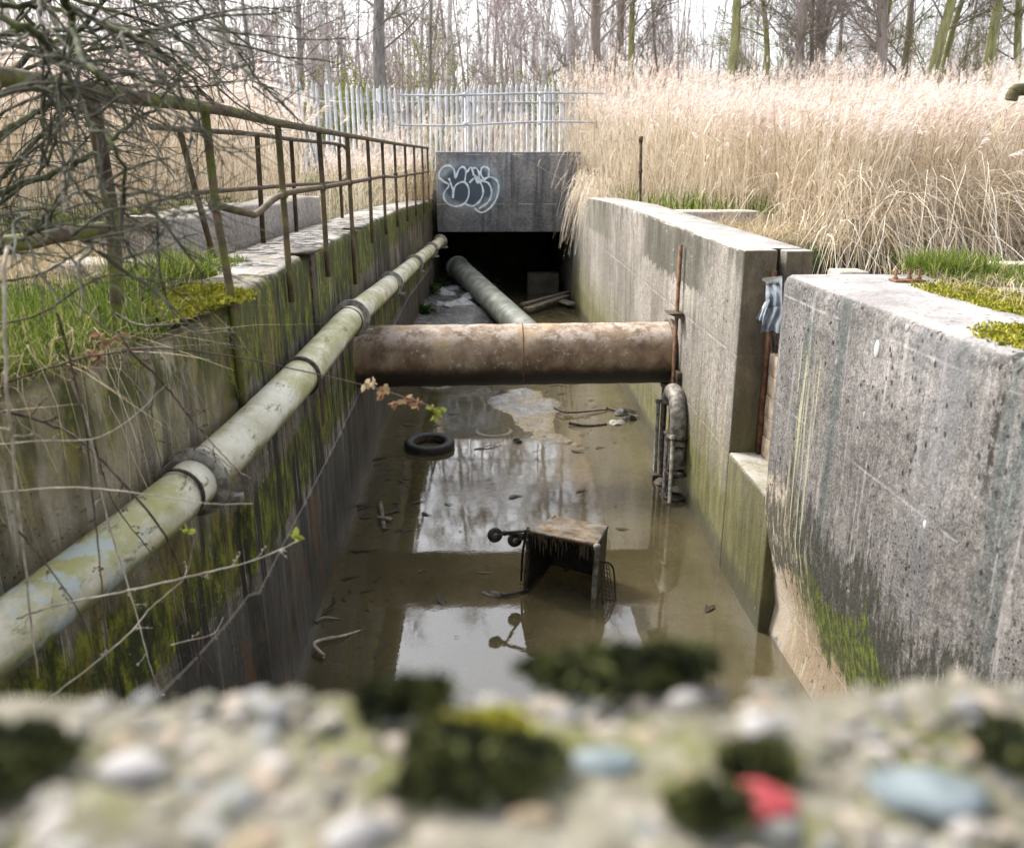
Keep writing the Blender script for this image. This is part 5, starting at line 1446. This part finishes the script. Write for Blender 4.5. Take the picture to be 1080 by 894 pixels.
# ---------------------------------------------------------------- bare shrub leaning in over the near bank
sh = thing('bare_shrub', 'tangled bare greenish shrub leaning over the handrail from the near bank', 'shrub', (-2.6, 3.2, 2.4))
r = np.random.default_rng(250)
limbs = [([(-60, -20), (0, 16), (34, 34), (60, 60), (78, 96), (96, 125), (122, 157), (131, 195), (128, 250)], 2.7, .017), ([(62, -30), (69, 0), (78, 29), (87, 63), (100, 74), (112, 90)], 2.5, .020),
         ([(-60, 170), (0, 143), (45, 114), (67, 105), (110, 80)], 3.2, .024), ([(-60, 225), (0, 203), (56, 183), (100, 161), (143, 127), (166, 115)], 3.1, .022),
         ([(-40, 210), (0, 188), (34, 152), (65, 125), (80, 95)], 3.4, .018), ([(-40, 130), (0, 92), (30, 60), (85, 30), (110, 0), (130, -30)], 3.3, .024), ([(-50, 60), (10, 34), (60, 32), (110, 30), (170, 48), (215, 82)], 3.1, .015),
         ([(-50, 5), (40, 8), (90, 18), (140, 36), (190, 70), (225, 110)], 2.9, .014), ([(10, -40), (60, -8), (120, 12), (170, 30), (215, 62), (236, 108)], 3.2, .013), ([(70, -40), (130, -5), (190, 20), (232, 55)], 3.4, .012),
         ([(-50, 120), (20, 96), (80, 92), (130, 90), (175, 108), (205, 150)], 2.8, .011), ([(-50, 260), (0, 215), (50, 170), (62, 120), (75, 90)], 3.2, .014), ([(-40, 90), (40, 68), (110, 50), (165, 62), (205, 100), (214, 140)], 3.0, .012),
         ([(-30, 280), (20, 255), (60, 215), (100, 200), (150, 190)], 2.9, .010), ([(-40, 40), (30, 50), (100, 66), (150, 84), (190, 92), (235, 90)], 3.2, .010), ([(-20, -30), (30, 20), (70, 60), (95, 75), (140, 96)], 3.0, .013),
         ([(-60, 190), (10, 170), (70, 178), (120, 196), (170, 230)], 2.7, .008), ([(-60, 240), (0, 226), (60, 238), (110, 268), (160, 282)], 2.6, .008), ([(150, -30), (180, 6), (215, 30), (262, 62), (266, 92)], 3.6, .008), ([(30, -40), (45, 20), (50, 80), (40, 150), (10, 210)], 3.0, .010)]
allP = []
for li, (pts, Y, rad) in enumerate(limbs):
    n = len(pts)
    if li in (2, 3, 4, 5, 8, 9, 11, 12, 14, 15): Y, rad = Y * 1.55, rad * 1.35
    P = smoothpath([at(px, py, Y=Y + .25 * math.sin(i * 1.3 + rad * 900)) for i, (px, py) in enumerate(pts)], 36)
    P[1:-1] += r.normal(0, .004, (len(P) - 2, 3))
    if pts[0][0] < 0:   # down to the stool the limbs spring from
        root_ = np.array((-3.3 + r.normal(0, .12), 4.1 + r.normal(0, .2), 2.35))
        mb = MB(); mb.tube(smoothpath([root_, (root_ + P[0]) / 2 + (-.15, r.normal(0, .1), .25), P[0]], 14), rad * np.linspace(1.5, .9, 14), 8); mb.build('limb', M['bark_green'], sh, smooth=True)
    mb = MB(); mb.tube(P, rad * .72 * np.linspace(1, .35, len(P)), 8)
    mb.build('limb', M['bark_green'] if rad > .0125 else M['bark_grey'], sh, smooth=True)
    i = np.linspace(0, len(P) - 1, 12).astype(int); allP.append(P[i])
L = np.array(allP)
p, d, t = sprout(L, 12, r, .1, 1, .85, .6, .0)
ln = r.uniform(.18, .6, len(t))
B = grow(p, d, ln, 8, .12, -.015, r, np.array((.06, 0, -.03)))
# keep the twigs behind the line of the near handrail post and out of the lens
mb = MB(); mb.tubes(B, np.full(len(t), .0050)[:, None] * np.linspace(1, .45, 8)[None] * r.uniform(.7, 1.3, len(t))[:, None], 5)
mb.build('twigs', M['bark_grey'], sh)['kind'] = 'stuff'
p, d, t = sprout(B, 4, r, .2, 1, .8, .7, .0)
W = grow(p, d, r.uniform(.08, .28, len(t)), 5, .16, -.02, r, np.array((.04, 0, -.02)))
mb = MB(); mb.tubes(W, np.full(len(t), .0021)[:, None] * np.linspace(1, .5, 5)[None], 4)
mb.build('fine_twigs', M['bark_grey'], sh)['kind'] = 'stuff'
for pts, Y, rad in (([(205, 0), (232, 25), (262, 48), (270, 80), (290, 100), (312, 125), (318, 150)], 3.6, .005), ([(225, 0), (245, 40), (262, 62), (266, 80)], 3.5, .003), ([(130, 90), (170, 90), (205, 82), (222, 95), (236, 110)], 3.3, .004), ([(208, 95), (212, 140), (220, 152), (206, 172), (188, 184)], 3.2, .004)):
    P = smoothpath([at(px, py, Y=Y) for px, py in pts], 26); P[1:-1] += r.normal(0, .004, (len(P) - 2, 3))
    mb = MB(); mb.tube(P, rad * np.linspace(1, .4, len(P)), 6); mb.build('limb', M['bark_grey'], sh, smooth=True)

# ---------------------------------------------------------------- brambles and dead stems in front of the mossy wall
BR = [
    ([(-30, 425), (31, 440), (70, 455), (103, 480), (154, 537), (185, 588), (206, 670), (215, 730)], 2.9, .0065, 'bark_dark', 'thick dark bramble stem curving down across the white pipe', 12, .06),
    ([(-30, 522), (0, 519), (77, 514), (154, 521), (220, 531), (267, 531)], 2.6, .003, 'bark_pale', 'long straight pale stem crossing the pipe just below its flange', 0, 0),
    ([(18, 652), (60, 638), (128, 624), (216, 604), (270, 590), (316, 570)], 2.5, .0038, 'bark_pale', 'pale bramble shoot with forked budding tip over the water edge', 7, .07),
    ([(8, 260), (4, 300), (8, 420), (15, 485), (31, 640), (40, 715)], 2.4, .006, 'bark_pale', 'pale upright stem nearest the picture edge below the shrub', 4, .06),
    ([(40, 745), (60, 730), (128, 676), (160, 640), (195, 608), (204, 570)], 2.5, .0035, 'bark_pale', 'pale slanting stem low over the wall foot', 5, .06),
    ([(60, 330), (72, 372), (90, 450), (98, 527), (106, 600), (112, 670), (118, 735)], 2.7, .0042, 'bark_dark', 'knobbly upright bramble crossing the blue stained part of the pipe', 12, .03),
    ([(75, 400), (93, 450), (113, 547), (139, 630), (155, 690), (170, 735)], 2.75, .0038, 'bark_pale', 'grey stem falling straight from the grass past the pipe', 8, .03),
    ([(-30, 418), (0, 406), (77, 380), (120, 372), (170, 367), (257, 378), (330, 394), (380, 405), (425, 418), (467, 433)], 3.0, .0042, 'bark_dark', 'long bramble arching out over the channel with bronze leaves at its tip', 0, 0),
    ([(120, 330), (149, 343), (190, 341), (212, 344)], 3.2, .006, 'bark_grey', 'short blunt dead branch on the moss cushion', 2, .05),
    ([(190, 345), (211, 352), (240, 350), (262, 357)], 3.1, .003, 'bark_grey', 'thin grey twig by the second handrail post', 2, .05),
    ([(125, 350), (139, 372), (165, 396), (180, 414), (200, 440), (226, 470), (245, 490), (262, 512)], 3.0, .0045, 'bark_dark', 'dark bramble dropping from the bronze leaves towards the pipe', 9, .06),
    ([(180, 680), (195, 676), (225, 668), (236, 650)], 2.6, .002, 'bark_pale', 'hair thin pale shoot against the dark wall foot', 1, .04),
    ([(100, 470), (120, 530), (160, 585), (190, 640), (205, 700)], 2.85, .003, 'bark_grey', 'thin grey stem crossing the thick bramble above the wall foot', 6, .05),
    ([(-20, 300), (40, 290), (90, 262), (130, 240), (180, 238)], 2.6, .004, 'bark_grey', 'grey bramble arching over the grass under the near post', 8, .07),
    ([(-20, 345), (40, 332), (90, 300), (120, 290), (170, 300), (215, 330)], 2.8, .004, 'bark_dark', 'dark bramble looping over the grass to the moss cushion', 8, .07),
    ([(60, 300), (110, 345), (140, 360), (165, 390), (160, 440), (172, 500)], 2.9, .003, 'bark_grey', 'thin hanging stem over the lichened wall face', 7, .05),
    ([(-20, 470), (40, 465), (100, 462), (140, 440), (175, 405)], 2.7, .0022, 'bark_pale', 'thin pale grass stem lying across the hanging straw', 1, .04),
    ([(20, 560), (60, 610), (90, 660), (104, 725)], 2.55, .003, 'bark_grey', 'thin knotted stem below the pipe near the parapet', 5, .05),
    ([(265, 505), (240, 490), (215, 470), (190, 480), (165, 500)], 3.0, .0025, 'bark_dark', 'short bramble spray hooking round the pipe flange', 5, .05),
]
for i, (pts, Y, rad, mt, lab, ns, sl) in enumerate(BR):
    r = np.random.default_rng(300 + i)
    P = smoothpath([at(px, py, Y=Y + .12 * math.sin(k * 1.1 + i)) for k, (px, py) in enumerate(pts)], 40)
    P[1:-1] += r.normal(0, rad * .25, (len(P) - 2, 3))
    root = thing('bramble' if mt == 'bark_dark' or ns > 4 else 'dead_stem', lab, 'bramble' if mt == 'bark_dark' or ns > 4 else 'stem', P[0])
    mb = MB(); mb.tube(P, rad * np.linspace(1, .45, len(P)), 7)
    if ns:
        p, d, t = sprout(P[None], ns, r, .1, 1, .6, .9, 0)
        B = grow(p, d, r.uniform(.5, 1.5, ns) * sl, 4, .15, 0, r)
        mb.tubes(B, np.full((ns, 4), rad * .42) * np.linspace(1, .5, 4), 5)
        for q in B:
            for _ in range(3):
                c = q[r.integers(1, 4)] + r.normal(0, .003, 3); mb.lathe([(0, -.004), (.0035, -.001), (.003, .002), (0, .004)], Matrix.Translation(c), 6)
    mb.build('stem', M[mt], root, smooth=True)
    if 'bronze leaves at' in lab or 'dropping from the bronze' in lab or 'budding tip' in lab:
        spots = [(385, 405, 0), (405, 408, 1), (402, 416, 1), (418, 424, 1), (440, 427, 1), (455, 431, 2), (464, 432, 2), (460, 436, 2), (428, 420, 1), (395, 404, 0)] if 'tip' in lab and 'bronze' in lab else [(105, 352, 1), (112, 360, 1), (97, 372, 1), (120, 358, 1), (104, 374, 1), (128, 352, 1)] if 'dropping' in lab else [(198, 560, 2), (312, 566, 2)]
        for (px, py, kk) in spots:
            c = at(px, py, Y=Y)
            n = 7; dd = unit(r.normal(0, 1, (n, 3)) + (0, -.3, -.1)); ll = r.uniform(.018, .036, n)
            ml = MB(); ml.ribbons(np.stack([c + dd * (ll * u)[:, None] for u in (0, .35, .7, 1)], 1), ll[:, None] * np.array([.1, .32, .28, .03])[None], unit(np.cross(dd, r.normal(0, 1, (n, 3)))))
            ml.build('leaf_cluster', M['leaf_red'] if kk == 1 else M['leaf_young'] if kk == 2 else M['drygrass'], root)

# ---------------------------------------------------------------- the parapet in front
def stone_mat():
    t = NT('mixed gravel stones')
    c = t.ramp(t.isl(), [(0, (.09, .085, .08)), (.2, (.19, .17, .15)), (.4, (.27, .23, .19)), (.55, (.16, .165, .175)), (.72, (.29, .265, .24)), (.86, (.23, .165, .115)), (1, (.42, .40, .385))])
    t.t.nodes[-1].color_ramp.interpolation = 'LINEAR'
    c = t.mix(t.mul(t.step(t.noise(70, 6, .7), .45, .6), .7), c, (.10, .10, .045))
    return t.done(t.bsdf(c, .85, t.bump(t.noise(300, 4), .4, .002)))


def mortar_mat():
    t = NT('lichened mortar')
    c = t.ramp(t.noise(26, 7, .7), [(.3, (.055, .05, .038)), (.5, (.17, .155, .115)), (.7, (.30, .28, .23))])
    c = t.mix(t.mul(t.step(t.noise(11, 5, .6), .50, .62), .8), c, (.11, .115, .03))
    return t.done(t.bsdf(c, .95, t.bump(t.noise(150, 6, .7), .8, .004)))


M['stone'] = stone_mat(); M['mortar'] = mortar_mat()
M['red_stone'] = simple('red brick', (.24, .028, .035), (.40, .075, .08), 60, .8, bd=.002)
M['slate'] = simple('blue grey stone', (.09, .115, .12), (.20, .23, .24), 22, .8, bd=.002)
M['white_stone'] = simple('white quartz', (.16, .145, .135), (.31, .295, .285), 22, .7, bd=.002)
pp = thing('parapet', 'rough gravel studded parapet top with moss, out of focus right in front', 'parapet', (0, .3, 3.1))
pxx = np.concatenate([np.arange(-2.0, -.75, .05), np.arange(-.75, .75, .006), np.arange(.75, 2.01, .05)]); pyy = np.concatenate([np.arange(-.05, .22, .03), np.arange(.22, .452, .006)])
PX, PY = np.meshgrid(pxx, pyy, indexing='ij')
edge = .016 * fbm(PX * 9, PX * 0 + 1, 401, 4)
PZ = 3.155 + .006 * fbm(PX * 22, PY * 22, 402, 4) + .003 * fbm(PX * 90, PY * 90, 403, 3)
PYe = PY + edge * np.clip((PY - .25) / .18, 0, 1)
PZ -= .03 * np.clip((PY - .425) / .03, 0, 1) ** 2
V = np.stack([PX, PYe, PZ], -1)
mb = MB(); mb.grid(V)
fr = np.stack([V[:, -1], V[:, -1] - (0, -.004, .08), V[:, -1] * (1, 1, 0) + (0, 0, 2.2), V[:, -1] * (1, 1, 0) + (0, 0, -.9)], 1); mb.grid(fr)
bk = np.stack([V[:, 0] * (1, 1, 0) + (0, 0, -.9), V[:, 0]], 1); mb.grid(bk)
mb.build('mortar_bed', M['mortar'], pp, smooth=True)
r = np.random.default_rng(410)
N = 2100
bm_ = bmesh.new(); bmesh.ops.create_icosphere(bm_, subdivisions=2, radius=1); iv = np.array([v.co[:] for v in bm_.verts]); jf = np.array([[v.index for v in f.verts] for f in bm_.faces]); bm_.free()
mb = MB()
for i in range(N):
    s_ = .0025 + .0095 * r.uniform(0, 1) ** 2.2
    x, y = r.uniform(-.75, .75), r.uniform(.23, .44)
    q = r.normal(0, .12, iv.shape); v = iv * (1 + .34 * fbm(iv[:, 0] * 2.2 + i, iv[:, 1] * 2.2 + iv[:, 2] * 1.5, i % 50, 3))[:, None]
    v = v * np.array((r.uniform(.8, 1.4), r.uniform(.7, 1.1), r.uniform(.35, .6))) * s_
    a = r.uniform(0, 6.28); v = np.stack([v[:, 0] * math.cos(a) - v[:, 1] * math.sin(a), v[:, 0] * math.sin(a) + v[:, 1] * math.cos(a), v[:, 2]], 1)
    v = v + (x, y, 3.155 + s_ * r.uniform(-.3, .2))
    mb.add(v, np.concatenate([jf, jf[:, 2:]], 1))
ob = mb.build('gravel', M['stone'], pp, smooth=True); ob['kind'] = 'stuff'


def pebble(px, py, sx, sy, sz, mat, lab, name, cat, seed, sub=3):
    bm_ = bmesh.new(); bmesh.ops.create_icosphere(bm_, subdivisions=sub, radius=1); v = np.array([q.co[:] for q in bm_.verts]); f = np.array([[q.index for q in fa.verts] for fa in bm_.faces]); bm_.free()
    v = v * (1 + .22 * fbm(v[:, 0] * 1.5 + seed, v[:, 1] * 1.5 + v[:, 2], seed, 3))[:, None] * (sx, sy, sz)
    c = at(px, py, Z=3.16); mb = MB(); mb.add(v + c + (0, 0, -sz * .15), np.concatenate([f, f[:, 2:]], 1))
    return tag(mb.build(name, mat, smooth=True), lab, cat)


pebble(795, 846, .026, .013, .010, M['red_stone'], 'red brick chip lying on the mossy parapet', 'brick_chip', 'brick chip', 3)
pebble(968, 832, .027, .017, .007, M['slate'], 'largest blue grey stone set in the parapet top', 'stone', 'stone', 5)
pebble(138, 808, .017, .011, .008, M['white_stone'], 'white rounded stone set in the parapet on the shrub side', 'stone', 'stone', 7)
pebble(802, 768, .014, .009, .006, M['white_stone'], 'pale stone near the parapet edge behind the red chip', 'stone', 'stone', 9)
pebble(722, 738, .012, .008, .006, M['white_stone'], 'pale stone on the parapet lip beside the dark moss', 'stone', 'stone', 11)
pebble(370, 880, .013, .010, .009, M['white_stone'], 'small white stone at the near edge of the parapet', 'stone', 'stone', 13)
pebble(640, 800, .020, .010, .006, M['slate'], 'long grey stone between the dark moss clump and the red chip', 'stone', 'stone', 15)
for i, (px, py, rx_, ry_, n, mt, hh, tp, lab) in enumerate((
        (640, 718, .060, .014, 2600, 'moss_dark', .012, .004, 'dark moss cushion overhanging the parapet lip under the trolley'), (705, 712, .020, .011, 1000, 'moss_dark', .016, .010, 'small dark moss knob on the parapet lip'),
        (425, 742, .026, .010, 1000, 'moss_dark', .008, .002, 'ragged dark moss on the parapet lip before the mossy wall foot'), (492, 808, .034, .024, 2600, 'moss_dark', .012, .006, 'big dark moss clump in the middle of the parapet'), (512, 778, .020, .010, 700, 'bright_moss', .008, .002, 'yellow green fringe of the big moss clump'),
        (6, 812, .028, .022, 1700, 'moss_dark', .012, .004, 'olive moss clump at the end of the parapet under the shrub'), (740, 858, .016, .008, 700, 'moss_dark', .008, .004, 'dark moss under the red brick chip'), (805, 812, .018, .008, 600, 'moss_dark', .008, .004, 'thin dark moss just behind the red brick chip'),
        (1072, 800, .022, .02, 900, 'moss_dark', .012, .005, 'dark moss clump at the end of the parapet under the grey wall'))):
    c = at(px, py, Z=3.158)
    moss('moss_clump', lab, c, (rx_, ry_), int(n * 1.6), mt, 430 + i, hh * .9, .0085, True, top=tp * .5)

# ================================================================ CAMERA, SKY, SUN
cam = bpy.data.cameras.new('camera'); co = bpy.data.objects.new('camera', cam); COL.objects.link(co)
Rm = Matrix((CR, CU, tuple(-v for v in CF))).transposed().to_4x4(); Rm.translation = (0, 0, H)
co.matrix_world = Rm
cam.sensor_fit = 'HORIZONTAL'; cam.sensor_width = 36; cam.lens = 30
cam.clip_start = .03; cam.clip_end = 1500
cam.dof.use_dof = True; cam.dof.focus_distance = 7.2; cam.dof.aperture_fstop = 2.5
S.camera = co
W = bpy.data.worlds.new('World'); S.world = W; W.use_nodes = True
nt = W.node_tree; nt.nodes.clear()
wo = nt.nodes.new('ShaderNodeOutputWorld'); bg = nt.nodes.new('ShaderNodeBackground'); sk = nt.nodes.new('ShaderNodeTexSky'); hs = nt.nodes.new('ShaderNodeHueSaturation')
SUN = unit(np.array((-.62, .55, .85)))
sk.sky_type = 'NISHITA'; sk.sun_disc = False
sk.sun_elevation = math.asin(SUN[2]); sk.sun_rotation = math.atan2(SUN[0], SUN[1]); sk.air_density = 1.2; sk.dust_density = 4.0; sk.ozone_density = 1.5
hs.inputs['Saturation'].default_value = .28
nt.links.new(sk.outputs[0], hs.inputs['Color']); nt.links.new(hs.outputs[0], bg.inputs[0]); nt.links.new(bg.outputs[0], wo.inputs[0])
bg.inputs[1].default_value = .15
sl = bpy.data.lights.new('sun', 'SUN'); so = bpy.data.objects.new('sun', sl); COL.objects.link(so)
sl.energy = 1.45; sl.angle = math.radians(10); sl.color = (1, .95, .87)
so.rotation_euler = Vector(SUN).to_track_quat('Z', 'Y').to_euler()
S.view_settings.view_transform = 'Standard'; S.view_settings.look = 'None'; S.view_settings.gamma = 1; S.view_settings.exposure = 1.66
S.render.engine = 'CYCLES'
S.cycles.max_bounces = 6; S.cycles.diffuse_bounces = 3; S.cycles.glossy_bounces = 3; S.cycles.transparent_max_bounces = 12; S.cycles.transmission_bounces = 3
S.cycles.use_denoising = True
S.cycles.sample_clamp_indirect = 6
